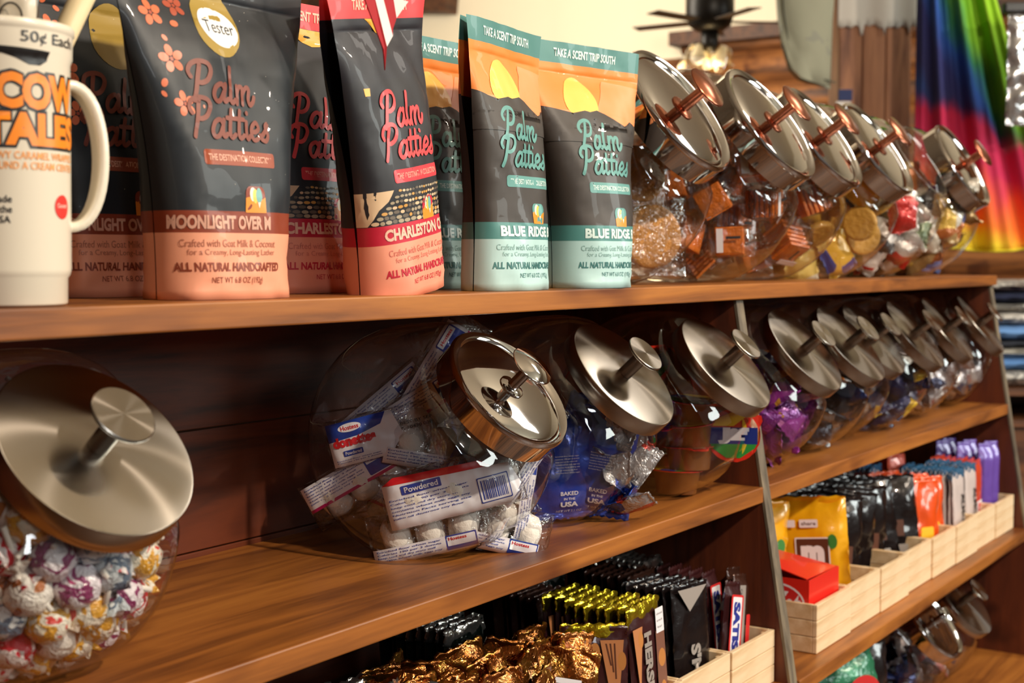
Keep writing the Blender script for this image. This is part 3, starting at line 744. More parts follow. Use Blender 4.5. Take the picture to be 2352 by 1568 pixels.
# ---- sweets
# wrapped lollipops
lolc = [('red and white', [(0, '#e9dfe0'), (.42, '#d3263a'), (.55, '#efe5e2'), (.68, '#c81f3c'), (.8, '#f0e6e0')]),
        ('white with brown dots', [(0, '#ece4da'), (.5, '#b06428'), (.62, '#efe6da'), (.8, '#8a4a20')]),
        ('purple and white', [(0, '#ebe0e6'), (.45, '#8d2a63'), (.58, '#efe6ea'), (.72, '#c8407c')]),
        ('yellow and red', [(0, '#f1e7cf'), (.42, '#e2a432'), (.55, '#f3ead8'), (.66, '#d8382e'), (.78, '#eec24c')]),
        ('pale blue and grey', [(0, '#c9d0d4'), (.48, '#5e7186'), (.58, '#dfe2e2'), (.72, '#8a96a4')])]
def lolli_mesh(seed):
    prof = [(0, -.0165), (.008, -.0148), (.0138, -.0085), (.0162, 0), (.0142, .0085), (.009, .0138), (.0048, .0165), (.0042, .0185), (.008, .0225), (.0125, .029)]
    n = 22; me = lathe('wrapper', prof, n); off = Vector((seed, seed * 2, 0))
    for v in me.vertices:
        rr = math.hypot(v.co.x, v.co.y)
        a = math.atan2(v.co.y, v.co.x); k = 1 + .17 * noise.noise(v.co * 130 + off)
        if v.co.z > .015: k += .28 * math.sin(a * 6 + seed) * (v.co.z - .015) / .014
        v.co = Vector((v.co.x * k, v.co.y * k, v.co.z * (1 + .06 * noise.noise(v.co * 90 + off))))
    return me
lol = []
for i, (nm, st) in enumerate(lolc):
    o = proto('lollipop', lolli_mesh(i + 1), film('lolli_' + nm.replace(' ', '_'), st, 62 if i != 1 else 105, .2, .0, .9, 150, 'NOISE' if i != 1 else 'VORONOI', .5), 'lollipop')
    s_ = obj('stick', tube([(0, 0, .012), (0, 0, .052)], .0021, 8), mat('paper_stick', '#efe6da', .6), o); lol.append(o)
fillj(midj[0], lol, 250, .0172, 1.0, 11, ['lollipop in a %s wrapper in the lower left jar' % n for n, _ in lolc], 'wrapped lollipops in the lower left jar', sc=(.95, 1.06), inward=True)

# powdered donut packs
dw = mat('powdered_sugar', '#efe8de', .8, bump=.5, bscale=120)
blue = mat('pack_blue', '#1e3f9c', .35, 0, .4); redp = mat('pack_red', '#d3202a', .35, 0, .4); wh = mat('pack_white', '#eeeaf0', .35, 0, .4); mg = mat('pack_magenta', '#b8155c', .35, 0, .4)
dm = {'blue': blue, 'red': redp, 'white': wh, 'mag': mg, 'ink': mat('print_ink', '#26262a', .5)}
def donut_mesh():
    v, f = [], []; N, K = 24, 12
    for i in range(N):
        a = 2 * math.pi * i / N
        for k in range(K):
            b = 2 * math.pi * k / K; rr = .0120 + .0118 * math.cos(b); z = .0150 * math.sin(b)
            q = 1 + .06 * noise.noise(Vector((rr * math.cos(a), rr * math.sin(a), z)) * 90)
            v.append((rr * math.cos(a) * q, z * q, rr * math.sin(a) * q))
    for i in range(N):
        for k in range(K): f.append((i * K + k, i * K + (k + 1) % K, ((i + 1) % N) * K + (k + 1) % K, ((i + 1) % N) * K + k))
    return pydata('donut', v, f)
dmesh = donut_mesh(); DW, DH, DT = .134, .056, .040
dfilm = pillow(DW, DH, DT, seed=4, nx=40, ny=20, wr=.002, crimp=0, boxy=True)
def pil_y(x, z, w, h, t, seed, wr, ex=.55):
    a, b = max(-1, min(1, x / (w / 2))), max(-1, min(1, z / (h / 2))); off = Vector((seed * 3.7, seed * 1.3, seed * .9))
    amp = 0 if abs(b) >= 1 else (1 - abs(b) ** 6) ** ex * (1 - abs(a) ** 8) ** ex
    q = Vector((x * 45, z * 45, -1)) + off
    return -(t / 2 * amp + .0002) + wr * noise.noise(q) * (1.3 if amp > 0 else 1) + wr * .6 * noise.noise(q * 2.7) * (1 if amp else 2)
bars_ = random.Random(2)
def fineprint(it, x0, y0, w, n, gap=.0024, k='blue', size=.0011):
    words = ['Enriched flour wheat sugar', 'palm oil dextrose soy flour', 'Nutrition Facts serving size', 'contains wheat milk eggs soy', 'keep cool and dry store well', 'Calories 190 per 3 donuts']
    for q in range(n): it.append((*text2d(words[(q * 5) % 6], x0, y0 - q * gap, w * (1 - .1 * (q % 3 == 2)), size * 1.5, .01, 'L'), k, 2))
def donut_pack(variant):
    t = thing('donut_pack', 'x', 'snack'); protos_all.append(t)
    for k in (-1, 0, 1):
        d = obj('donut', dmesh, dw, t); d.location = (k * .036, 0, 0); d.rotation_euler = (R(90) if variant == 'C' else R(8 * k), 0, R(90 if variant != 'A' else 0))
        d.scale = (.95, 1.05, 1)
    obj('clear_wrapper', dfilm, wrap_clear, t)
    ps = lambda x, y, l=0: Vector((x, pil_y(x, y, DW, DH, DT, 4, .002) - .0016 - l, y))
    it = []
    if variant == 'A':
        it = [(*poly2d([(-.064, -.024), (-.064, .024), (.01, .024), (.018, -.004), (.0, -.024)]), 'white', 0), (*poly2d([(-.064, .004), (-.064, .024), (.004, .024), (-.004, .012), (-.03, .006)]), 'blue', 1),
              (*ell2d(-.038, .0165, .013, .0048), 'white', 2), (*text2d('Hostess', -.038, .0165, .02, .005, .02), 'red', 3),
              (*text2d('donettes', -.036, .002, .048, .0115, .06), 'red', 3), (*rrect2d(-.04, -.011, .022, .0062, .001), 'blue', 2), (*text2d('Powdered', -.04, -.011, .018, .0036, .01), 'white', 3)]
        fineprint(it, -.06, -.018, .05, 2)
        it += [(*text2d('BEST BY SEP', .035, .006, .036, .0034, .01), 'ink', 2), (*text2d('5 10430 020', .035, .0, .034, .0034, .01), 'ink', 2)]
    if variant == 'B':
        it = [(*poly2d([(-.064, -.002), (-.064, .024), (.05, .024), (.05, -.002)]), 'white', 0), (*poly2d([(-.064, -.002), (.05, -.002), (.05, -.0055), (-.064, -.0055)]), 'mag', 1), (*rrect2d(.030, .010, .032, .022, .002), 'blue', 1), (*rrect2d(.030, .016, .028, .008, .001), 'white', 2),
              (*text2d('Hostess', .030, .016, .022, .004, .02), 'red', 3)]
        fineprint(it, -.06, .020, .07, 6, .0033, size=.0014)
    if variant == 'C':
        it = [(*poly2d([(-.064, -.024), (-.064, .018), (.056, .012), (.064, -.01), (.05, -.026)]), 'white', 0), (*poly2d([(-.064, .018), (-.052, .024), (.03, .020), (.04, .013)]), 'red', 1), (*rrect2d(-.028, .0105, .038, .0085, .001), 'blue', 2), (*text2d('Powdered', -.028, .0105, .032, .0052, .02), 'white', 3)]
        fineprint(it, -.06, .003, .075, 6, .0034, size=.0014)
        it += [(*rrect2d(.038, -.008, .030, .024, .001), 'blue', 1), (*rrect2d(.038, -.008, .028, .022, .001), 'white', 2)]
        x = .026
        while x < .050: w_ = bars_.uniform(.0004, .0013); it.append((*poly2d([(x, -.017), (x + w_, -.017), (x + w_, .001), (x, .001)]), 'blue', 3)); x += w_ + bars_.uniform(.0005, .001)
    if variant == 'D':
        it = [(*poly2d([(-.064, -.026), (-.064, -.008), (.05, -.008), (.05, -.026)]), 'white', 0), (*rrect2d(.032, -.016, .034, .016, .001), 'blue', 1), (*rrect2d(.032, -.0145, .031, .010, .001), 'white', 2), (*text2d('Hostess', .028, -.012, .02, .0036, .02), 'red', 3)]
        fineprint(it, -.06, -.011, .07, 4, .0033, size=.0016)
    decal('printed_film', it, ps, t, dm, .0035, eps=.00025)
    return t
dp = {k: donut_pack(k) for k in 'ABCD'}
RF = R(-53)
def place_pack(pr, p, roll, yaw, label, group, tiltx=0.0, scale=1.0):
    m = Matrix.Rotation(yaw, 4, 'Z') @ Matrix.Rotation(tiltx, 4, 'X') @ Matrix.Rotation(-roll, 4, 'Y')
    return dup(pr, (p[0], p[1], E + p[2]), m.to_euler(), label, group, scale)
#@DONUTS

# blue snack pouches
bluefilm = mat('blue_film', '#1b45b4', .2, .25, .7, bump=.5, bscale=45)
bp_ = proto('snack_pouch', pillow(.085, .135, .028, 3, 18, 18, wr=.003, zig=True), bluefilm, 'snack')
bs = lambda x, y, l=0: Vector((x, -(.0155) * (1 - min(1, abs(y) / .06) ** 2.6) ** .55 * (1 - min(1, abs(x) / .0426) ** 2.6) ** .55 - .0016 - l, y))
it = [(*text2d('BAKED', 0, -.034, .022, .005, .02), 'white', 0), (*text2d('IN THE', 0, -.041, .014, .003, .02), 'white', 0), (*text2d('USA', 0, -.048, .022, .0065, .04), 'white', 0), (*text2d('NET WT 2.1 OZ', 0, -.057, .032, .003, .01), 'white', 0)]
fineprint(it, -.016, .012, .030, 7, .0034, 'white')
decal('lettering', it, bs, bp_, dm, .01)
sil = film('silver_multi', [(0, '#b9b6b8'), (.55, '#2f4fb0'), (.7, '#d8d4d4'), (.85, '#c23b34')], 28, .2, .6, .7, 80)
smallp = proto('snack_pack', pillow(.062, .075, .02, 5, 12, 12, wr=.003, zig=True), sil, 'snack')
#@BLUE

# dip cups
cupm = mat('cup_brown', '#8a5628', .35, 0, .4); foilred = film('cup_foil', [(0, '#d82a20')], 10, .25, .3, .3, 90); 
cup = thing('dip_cup', 'x', 'snack'); protos_all.append(cup)
obj('cup', lathe('cup', [(0, -.017), (.0275, -.017), (.029, -.0155), (.0335, .0150), (.0365, .0155), (.0365, .0165), (0, .0165)], 36), cupm, cup)
lidv = []; 
for k in range(40):
    a = 2 * math.pi * k / 40; rr = .0382 * (1 + .012 * math.sin(a * 17)) + (.012 * max(0, 1 - abs(a - .6) / .32))
    lidv.append((rr * math.cos(a), rr * math.sin(a), .0172 + (-.004 if abs(a - .6) < .3 else 0)))
fl_ = obj('foil_lid', pydata('foil_lid', lidv + [(x, y, z - .0008) for x, y, z in lidv], [tuple(range(40)), tuple(range(40, 80))[::-1]] + [(k, k + 40, (k + 1) % 40 + 40, (k + 1) % 40) for k in range(40)], False), mat('foil_red', '#d9301f', .25, .1, .6, bump=.3), cup)
fm = {'red': mat('foil_red', '#d9301f'), 'y': mat('foil_yellow', '#efc12c', .3), 'g': mat('foil_green', '#2f8a3a', .3), 'b': mat('foil_blue', '#1f2f7c', .3), 'w': wh}
ls = lambda x, y, l=0: Vector((x, y, .0176 + l))
decal('lid_print', [(*poly2d([(.02 * math.cos(q), .034 * math.sin(q)) for q in [k * .2 - .9 for k in range(10)]]), 'y', 0), (*poly2d([(-.033, -.012), (.033, -.012), (.03, -.018), (.01, -.032), (-.01, -.032), (-.03, -.018)]), 'g', 0),
      (*poly2d([(-.034, .012), (.034, .012), (.034, -.012), (-.034, -.012)]), 'b', 1), (*poly2d([(-.025, .024), (.0, .035), (.018, .028), (.0, .014), (-.03, .014)]), 'y', 1), (*text2d('Jif', 0, 0, .044, .024, .07), 'w', 2)], ls, fl_, fm, None)
#@CUPS

# generic small sweets for the other jars
def protoset(base, size, stops, scale, n=2, th=.3, metal=.25, kind='VORONOI', shape='pillow', cat='sweet', rough=.2, bump=.6):
    m = film('film_' + base, stops, scale, rough, metal, bump, 80, kind); out = []
    for i in range(n):
        me = pillow(size[0], size[1], size[0] * th, i * 3 + len(base), 10, 9, wr=size[0] * .05, zig=True) if shape == 'pillow' else lump(size[0] / 2, i + 2, (1, .7, .8), .25)
        out.append(proto(base, me, m, cat))
    return out
pur = protoset('purple_sweet', (.062, .05), [(0, '#7d2a86'), (.45, '#a13aa0'), (.72, '#d07ac0'), (.88, '#e0a040')], 45, 3, .38, .35)
fillj(midj[4], pur, 34, .026, 1, 21, ['purple and pink foil wrapped sweet in the jar past the divider'], 'purple sweets', sc=(.9, 1.1))
drk = protoset('dark_blue_pack', (.06, .05), [(0, '#161a2c'), (.4, '#8f9298'), (.6, '#23336a'), (.82, '#b0b3b6'), (.93, '#d07a2a')], 24, 3, .32, .6)
fillj(midj[5], drk, 34, .026, 1, 22, ['dark blue and silver snack pack in the jar after the purple sweets'], 'dark blue and silver packs', sc=(.9, 1.1))
fillj(midj[6], drk, 30, .026, 1, 23, ['dark and silver snack pack in the jar set slightly back'], 'packs in the jar set back', sc=(.9, 1.1))
nav = protoset('navy_yellow_pack', (.066, .052), [(0, '#1a2148'), (.5, '#d8b02c'), (.66, '#20295a'), (.84, '#c8c6c0'), (.94, '#c24030')], 20, 3, .32, .3)
fillj(midj[7], nav, 34, .026, 1, 24, ['navy and yellow pack in the third jar from the right'], 'navy and yellow packs', sc=(.9, 1.1))
slv = protoset('silver_sweet', (.05, .042), [(0, '#b9aeb0'), (.4, '#8c8288'), (.6, '#d6cdcc'), (.78, '#4a5070'), (.9, '#b05a50')], 30, 3, .5, .6)
fillj(midj[8], slv, 46, .023, 1, 25, ['silver wrapped sweet in the second jar from the right'], 'silver sweets near the end', sc=(.9, 1.1))
fillj(midj[9], slv, 46, .023, 1, 26, ['silvery pink wrapped sweet in the last jar'], 'silver sweets in the last jar', sc=(.9, 1.1))
fillj(lowj[0], drk, 16, .026, 1, 27, ['dark pack in the chrome lidded jar on the lowest shelf'], 'dark packs low down', sc=(.9, 1.1))
fillj(lowj[1], slv, 14, .026, 1, 28, ['silver sweet in the rear jar on the lowest shelf'], 'silver sweets low down', sc=(.9, 1.1))

# big waffle cookies (first top jar)
wafm = mat('waffle', '#cf8c3a', .45, bump=1.0, bscale=160)
def cookie_mesh(r, th, ribs=0, seed=0):
    prof = [(0, -th / 2)] + [(r * q, -th / 2 - (.0006 if i % 2 else 0)) for i, q in enumerate((.2, .3, .4, .5, .6, .7, .8, .9))] + [(r * .97, -th / 2.4), (r, 0), (r * .97, th / 2.4)] + [(r * q, th / 2 + (.0006 if i % 2 else 0)) for i, q in enumerate((.9, .8, .7, .6, .5, .4, .3, .2))] + [(0, th / 2)]
    me = lathe('cookie', prof, 36)
    for v in me.vertices: v.co *= 1 + .02 * noise.noise(v.co * 70 + Vector((seed, 0, 0)))
    return me
wc = proto('waffle_cookie', cookie_mesh(.044, .010), wafm, 'cookie')
w2 = obj('clear_wrapper', pillow(.102, .108, .015, 2, 12, 12, wr=.004, boxy=True), wrap_clear, wc); w2.rotation_euler = (R(90), 0, 0)
#@COOKIES
# orange cracker packs
crm = mat('cracker_orange', '#ee7a16', .5, 0, .5, bump=.7, bscale=140)
crp = thing('cracker_pack', 'x', 'snack'); protos_all.append(crp)
cme = box(bmesh.new(), -.021, .021, -.0028, .0028, -.021, .021, .0012); cms = bpy.data.meshes.new('cracker'); cme.to_mesh(cms); cme.free()
for k in range(6):
    c_ = obj('cracker', cms, crm, crp); c_.location = (rnd.uniform(-.0006, .0006), -.020 + k * .008, rnd.uniform(-.0006, .0006))
film2 = pillow(.048, .078, .056, 6, 12, 12, wr=.002, boxy=True, zig=True, ex=.35)
obj('clear_wrapper', film2, wrap_clear, crp)
lb = obj('paper_label', box(bmesh.new(), -.018, .018, -.0300, -.0296, .008, .018), wh, crp)
decal('bar_mark', [(*poly2d([(.002, -.018), (.006, -.018), (.006, .004), (.002, .004)]), 'ink', 0)], lambda x, y, l=0: Vector((x, -.0297 - l, y)), crp, dm, None)
for q, (jn, sd, lab) in enumerate(((1, 31, 'orange cracker stack in clear wrap in the second top shelf jar'), (2, 32, 'orange cracker stack in clear wrap in the third top shelf jar'))):
    fillj(topj[jn], [crp], 25, .041, 1.27, sd, [lab], 'orange crackers, jar %s' % ('two' if q == 0 else 'three'), (.95, 1.12))
# yellow cookies and yellow-blue packs
yc_ = proto('round_cookie', cookie_mesh(.030, .012, seed=4), mat('cookie_yellow', '#c9953c', .55, 0, .4, bump=.8, bscale=120), 'cookie')
ybm = film('yellow_blue_film', [(0, '#d8a83c'), (.5, '#e2c46a'), (.72, '#243a8a'), (.84, '#d24a38'), (.92, '#ece2cc')], 15, .25, .1, .5, 60)
yb = proto('snack_pack', pillow(.072, .056, .022, 7, 12, 12, wr=.003, zig=True), ybm, 'snack')
fillj(topj[3], [yc_, yb], 40, .033, 1.27, 33, ['round golden cookie in the fourth top shelf jar', 'yellow and blue snack pack in the fourth top shelf jar'], 'snacks in the fourth top jar', (.95, 1.15))
rw = protoset('red_white_pack', (.066, .05), [(0, '#ddd6d0'), (.4, '#c8302a'), (.58, '#e8e2da'), (.74, '#2c2c30'), (.86, '#5a6a48')], 20, 3, .4, .3)
fillj(topj[4], rw, 42, .029, 1.27, 34, ['red, white and black wrapped sweet in the open jar'], 'sweets in the open jar', (1, 1.2))
mxp = protoset('mixed_pack', (.08, .062), [(0, '#c2a06a'), (.4, '#b8672c'), (.58, '#d8b04a'), (.74, '#3a4a86'), (.86, '#cfc4b4')], 18, 3, .32, .25)
fillj(topj[5], mxp, 38, .033, 1.27, 35, ['brown and yellow snack pack in the last top shelf jar'], 'snacks in the last top jar', (1, 1.15))
# ---- flag strips
flagstrip('red_stripe', [(.880, 0, .222), (.896, 0, .222), (.9135, 0, .179), (.916, .004, .160), (.909, 0, .176)], fcloth['red'])
flagstrip('white_stripe', [(.896, 0, .222), (.910, .002, .222), (.9265, .004, .190), (.9165, .002, .180), (.9135, 0, .179)], fcloth['white'])
flagstrip('red_stripe', [(.910, .002, .222), (.926, .003, .222), (.933, .005, .206), (.927, .006, .192), (.9265, .004, .190)], fcloth['red'])
flagstrip('white_stripe', [(.926, .003, .222), (.948, .004, .222), (.935, .006, .207), (.933, .005, .206)], fcloth['white'])
tag(obj('flag_cord', tube([(.91, fy + .003, E + .215), (.912, fy + .003, E + 1.94)], .001, 6), mat('cord_white', '#d9d0c4', .8)), 'thin cord holding the striped flag from the ceiling', 'cord')

# ---- donut packs in the chrome-lidded jar, set by hand
G_ = 'powdered donut packs in the glass jar'
for (k, p, roll, yaw, lab) in [
    ('A', (1.150, .935, -.188), 14, -50, 'donut pack with red logo facing out, left side of the jar'),
    ('B', (1.140, .962, -.242), 30, -56, 'donut pack with magenta line and fine print, low left in the jar'),
    ('B', (1.190, .905, -.160), 32, -50, 'donut pack with blue box of print, above the logo pack'),
    ('C', (1.145, .842, -.240), 14, -52, 'donut pack with barcode and blue Powdered tag in the middle of the jar'),
    ('D', (1.140, .868, -.287), 12, -54, 'donut pack lying at the bottom of the jar with nutrition print below'),
    ('A', (1.205, .850, -.200), 60, -45, 'donut pack standing on end under the chrome lid'),
    ('D', (1.222, .822, -.245), 78, -35, 'donut pack upright at the right side of the jar'),
    ('B', (1.212, .905, -.120), 58, -45, 'crumpled donut pack at the top behind the lid'),
    ('A', (1.220, .965, -.215), 20, -40, 'donut pack deep at the back of the jar'),
    ('B', (1.195, .935, -.285), -25, -40, 'donut pack at the bottom behind the front ones'),
    ('D', (1.225, .860, -.290), 30, -40, 'donut pack low at the right behind the barcode pack'),
    ('D', (1.185, .885, -.205), -10, -48, 'donut pack in the middle between logo and barcode packs'),
    ('B', (1.205, .970, -.165), 40, -50, 'donut pack at the back left, high up'),
    ('D', (1.205, .830, -.290), -15, -40, 'donut pack at the bottom right near the glass'),
    ('D', (1.210, .800, -.200), 50, -30, 'donut pack just under the front of the chrome lid')]:
    place_pack(dp[k], (p[0] + .022, p[1] + .012, p[2]), R(roll), R(yaw), lab, G_, R(-6), 1.12 if k == 'C' else .98)
# ---- blue pouches
for (p, roll, yaw, lab) in [((1.385, .850, -.245), 3, -45, 'blue snack pouch standing flat against the left side of its jar'),
                            ((1.415, .815, -.243), -9, -62, 'blue snack pouch with a white zigzag edge, second in its jar'),
                            ((1.440, .850, -.235), -16, -70, 'blue snack pouch leaning right behind the zigzag one'),
                            ((1.375, .910, -.225), 20, -30, 'blue snack pouch in the shade at the back of its jar'),
                            ((1.430, .915, -.250), -30, -50, 'blue snack pouch lowest at the back of its jar')]:
    place_pack(bp_, (p[0] + .024, p[1] + .012, p[2]), R(roll), R(yaw), lab, 'blue snack pouches', 0, .98)
rr_ = random.Random(4)
for k in range(16):
    dup(smallp, (1.452 + rr_.uniform(-.02, .030), .785 + rr_.uniform(0, .05), E - .292 + .0085 * k), (rr_.uniform(0, 3), rr_.uniform(0, 3), rr_.uniform(0, 3)), 'small silver and blue pack at the right of the blue pouch jar', 'small packs among the blue pouches', .72)
# ---- dip cups
J4 = midj[3].location
for (p, rot, lab) in [((.002, -.030, .018), (0, R(3), 0), 'dip cup at the bottom of the left stack'), ((.010, -.045, .050), (R(2), R(-3), R(200)), 'dip cup second from the bottom of the left stack'),
    ((.004, -.047, .082), (R(-3), R(4), R(120)), 'dip cup third from the bottom of the left stack'), ((.004, -.050, .114), (R(2), R(6), R(-100)), 'dip cup on top of the left stack'),
    ((.042, -.094, .082), (R(90), 0, R(-64)), 'dip cup on its side with its printed lid facing out'), ((.045, .02, .030), (R(6), 0, 2), 'dip cup at the bottom right of the cup jar'),
    ((-.045, .02, .050), (R(80), 0, 2), 'dip cup lying on its side behind the printed lid'), ((-.01, .068, .065), (R(10), R(70), 2), 'dip cup on edge at the back of the cup jar'),
    ((-.010, .01, .162), (R(48), R(-22), R(-60)), 'dip cup tilted up under the steel lid with its print showing'), ((.042, .0, .158), (R(60), R(20), R(30)), 'dip cup tilted at the top right of the cup jar'),
    ((.045, .07, .120), (R(20), R(30), 2), 'dip cup at the back right of the cup jar'), ((-.045, .072, .150), (R(-30), R(20), 0), 'dip cup at the back left, high up')]:
    dup(cup, J4 + Vector(p), rot, lab, 'dip cups with foil lids', .93)
# ---- waffle cookies
T1 = topj[0].location
for (p, rot, lab) in [((.02, -.078, .065), (R(88), 0, R(-38)), 'round waffle cookie low in the front of the cookie jar'), ((.015, -.060, .150), (R(80), R(10), R(-42)), 'round waffle cookie facing out near the top of the cookie jar'),
    ((-.052, -.02, .115), (R(88), 0, R(-75)), 'round waffle cookie on edge at the left of the cookie jar'), ((-.040, .01, .055), (R(70), 0, R(-70)), 'round waffle cookie leaning low at the left'),
    ((-.025, .05, .150), (R(95), 0, R(-60)), 'round waffle cookie on edge behind the others'), ((.02, .02, .05), (R(12), R(6), 0), 'round waffle cookie lying near the jar floor'), ((.0, -.01, .028), (R(3), R(-4), 0), 'round waffle cookie flat on the jar floor'),
    ((.03, .03, .11), (R(50), R(10), R(-30)), 'round waffle cookie slanting in the middle of the jar'), ((.0, .07, .07), (R(60), R(0), R(-20)), 'round waffle cookie at the back low'), ((.04, .0, .165), (R(70), R(20), R(-20)), 'round waffle cookie high at the right'),
    ((-.045, .07, .095), (R(85), 0, R(-85)), 'round waffle cookie on edge at the back left'), ((.055, -.035, .095), (R(85), R(0), R(-35)), 'round waffle cookie at the right behind the front one')]:
    dup(wc, T1 + Vector(p), rot, lab, 'waffle cookies in the first large jar', 1.0 if abs(p[2] - .09) < .05 else .9)

# ---- slatted crates
CW = .1465
SLAT = {}
def slat(w, d, h):
    k = (w, d, h)
    if k not in SLAT:
        me = bpy.data.meshes.new('slat'); b = box(bmesh.new(), -w / 2, w / 2, -d / 2, d / 2, -h / 2, h / 2, .0008); b.to_mesh(me); b.free(); me.materials.append(pine); SLAT[k] = me
    return SLAT[k]
def crate(x0, w, label, jog=0.0):
    t = thing('pine_crate', label, 'crate', (x0 + w / 2, .745 + jog, Z3 + .0003), 0, 'pale pine crates in a row')
    D, H = .28, .0745; hh = H / 3 - .0010
    for k in range(3):
        z = H / 6 + k * H / 3
        for (lx, ly, a, b) in ((0, .0035, w - .0012, .007), (0, D - .0035, w - .0012, .007)):
            s = obj('slat', slat(a, b, hh), None, t); s.location = (lx, ly, z)
        for sx in (-1, 1):
            s = obj('slat', slat(.006, D - .0145, hh), None, t); s.location = (sx * (w / 2 - .0036), D / 2, z)
    b_ = obj('crate_floor', slat(w - .014, D - .015, .004), None, t); b_.location = (0, D / 2, .004)
    for sx in (-1, 1):
        c_ = obj('corner_post', slat(.008, .008, H - .008), None, t); c_.location = (sx * (w / 2 - .0108), .0115, H / 2)
    return t
RB = 1.936
for k, lab in enumerate(['first crate past the divider, holding the red box', 'second crate in the right row, under the yellow bags', 'third crate in the right row, under yellow and black bags', 'fourth crate in the right row, under the black bags',
                         'fifth crate in the right row, under the orange packs', 'sixth crate in the right row, left part of the white bars', 'seventh crate in the right row, under the white and red bars', 'last crate in the right row, holding the purple bars']):
    crate(RB + k * CW, CW, 'pale pine slatted ' + lab, (0, .003, .001, .006, .003, .001, .004, .002)[k])
LB = 1.637
for k, lab in enumerate(['crate with caramel nut bars, left of the divider', 'crate with black wrapped bars, second left of the divider', 'crate with the gold topped bars', 'crate with copper foil packs', 'crate with copper and silver foil packs at the bottom edge']):
    crate(LB - k * .1415, .1405, 'pale pine slatted ' + lab, (0, .002, 0, .003, 0)[k])

# ---- bars and bags standing in the crates
ZC = Z3 + .0066
def rotcw(vf, x0, y0): v, f = vf; return [(x0 + y, y0 - x) for x, y in v], f
def bar_proto(name, w, h, t, m, art=None, top=None, seed=1, cat='chocolate bar', boxy=True, wr=.0016, zig=True):
    o = proto(name, pillow(w, h, t, seed, 10, 12, ex=.4, wr=wr, crimp=.09, boxy=boxy, zig=zig), m, cat)
    sf = lambda x, y, l=0: Vector((x, -t / 2 - .0022 - l, y))
    if art: decal('lettering', art, sf, o, BM, None)
    if top:
        f_ = obj('foil_end', pillow(w * 1.02, h * .13, t * .55, seed + 2, 12, 6, wr=.0035, crimp=0, zig=True), top, o); f_.location = (0, 0, h * .455)
    return o
BM = {'white': wh, 'blue': mat('bar_blue', '#27348f', .4), 'red': mat('bar_red', '#cf2a2a', .4), 'brown': mat('bar_brown', '#5a3322', .4), 'tan': mat('bar_tan', '#b9794c', .45), 'silver': mat('bar_silver', '#b7ada6', .35, .4),
      'nut': mat('bar_nut', '#b8783c', .5), 'ink': mat('print_ink', '#26262a'), 'cocoa': mat('bar_cocoa', '#7a5040', .45), 'yellow': mat('bar_yellow', '#f2c22c', .4), 'green': mat('bar_green', '#3c8a3c', .4)}
ORD = ['first', 'second', 'third', 'fourth', 'fifth', 'sixth', 'seventh', 'eighth', 'ninth', 'tenth', 'eleventh', 'twelfth', 'thirteenth']
def row(pr, x, y0, n, dy, z, label, group, lean=0, yaw=0, jit=.002, dxx=0.0, each=None):
    for k in range(n):
        dup(pr, (x + dxx * k + rnd.uniform(-jit, jit), y0 + dy * k, z + rnd.uniform(-.002, .002)), (R(lean + rnd.uniform(-2, 2)), R(rnd.uniform(-1.5, 1.5)), R(yaw + rnd.uniform(-2, 2))),
            (each[k] if each else label + ', ' + ORD[k] + ' from the front'), group)
gold = mat('gold_foil', '#d9c02a', .2, .9, .3, bump=1.0, bscale=50); copperf = film('copper_foil', [(0, '#b0682a'), (.55, '#c98a3a'), (.8, '#7a3c18')], 22, .2, .9, 1.0, 55, 'NOISE')
maroon = mat('bar_maroon', '#3c1a1c', .3, .2, .5, bump=.3, bscale=40); black_film = mat('black_film', '#1c1516', .22, .3, .6, bump=.6, bscale=40)
greenblack = mat('green_black_film', '#101a16', .16, .5, .6, bump=.8, bscale=50); brown_film = mat('brown_film', '#4a2c22', .2, .4, .6, bump=.6, bscale=40)
silverf = mat('silver_foil', '#a8a29c', .18, .9, .3, bump=1.0, bscale=50)
# gold-topped bars
art = [(*rotcw(text2d("HERSHEY'S", 0, 0, .125, .019, .05), -.004, -.012), 'silver', 1), (*poly2d([(.014, -.078), (.038, -.078), (.038, .05), (.016, .046)]), 'cocoa', 1),
       (*ell2d(.028, -.03, .008, .014), 'nut', 2), (*ell2d(.028, .012, .009, .011), 'nut', 2), (*poly2d([(-.040, .06), (-.016, .06), (-.030, -.02)]), 'tan', 1), (*ell2d(-.022, .045, .006, .010), 'nut', 2),
       (*rrect2d(.028, .058, .020, .030, .001), 'white', 3), (*text2d('almond', .028, .066, .015, .003), 'ink', 4), (*text2d('snack', .028, .058, .015, .003), 'ink', 4), (*text2d('bar', .028, .050, .012, .003), 'ink', 4)]
hb_ = bar_proto('chocolate_bar', .080, .165, .011, maroon, art, gold, 3)
row(hb_, 1.450, .772, 9, .0145, ZC + .084, '', 'gold topped chocolate bars', -3, 0, .0035,
    each=['foremost gold topped maroon bar with silver lettering and white sticker'] + ['gold topped maroon bar %s' % q for q in ('second in the stack', 'third in the stack', 'fourth in the stack', 'in the middle of the stack', 'fourth from the back', 'third from the back', 'second from the back', 'at the back of the stack')])
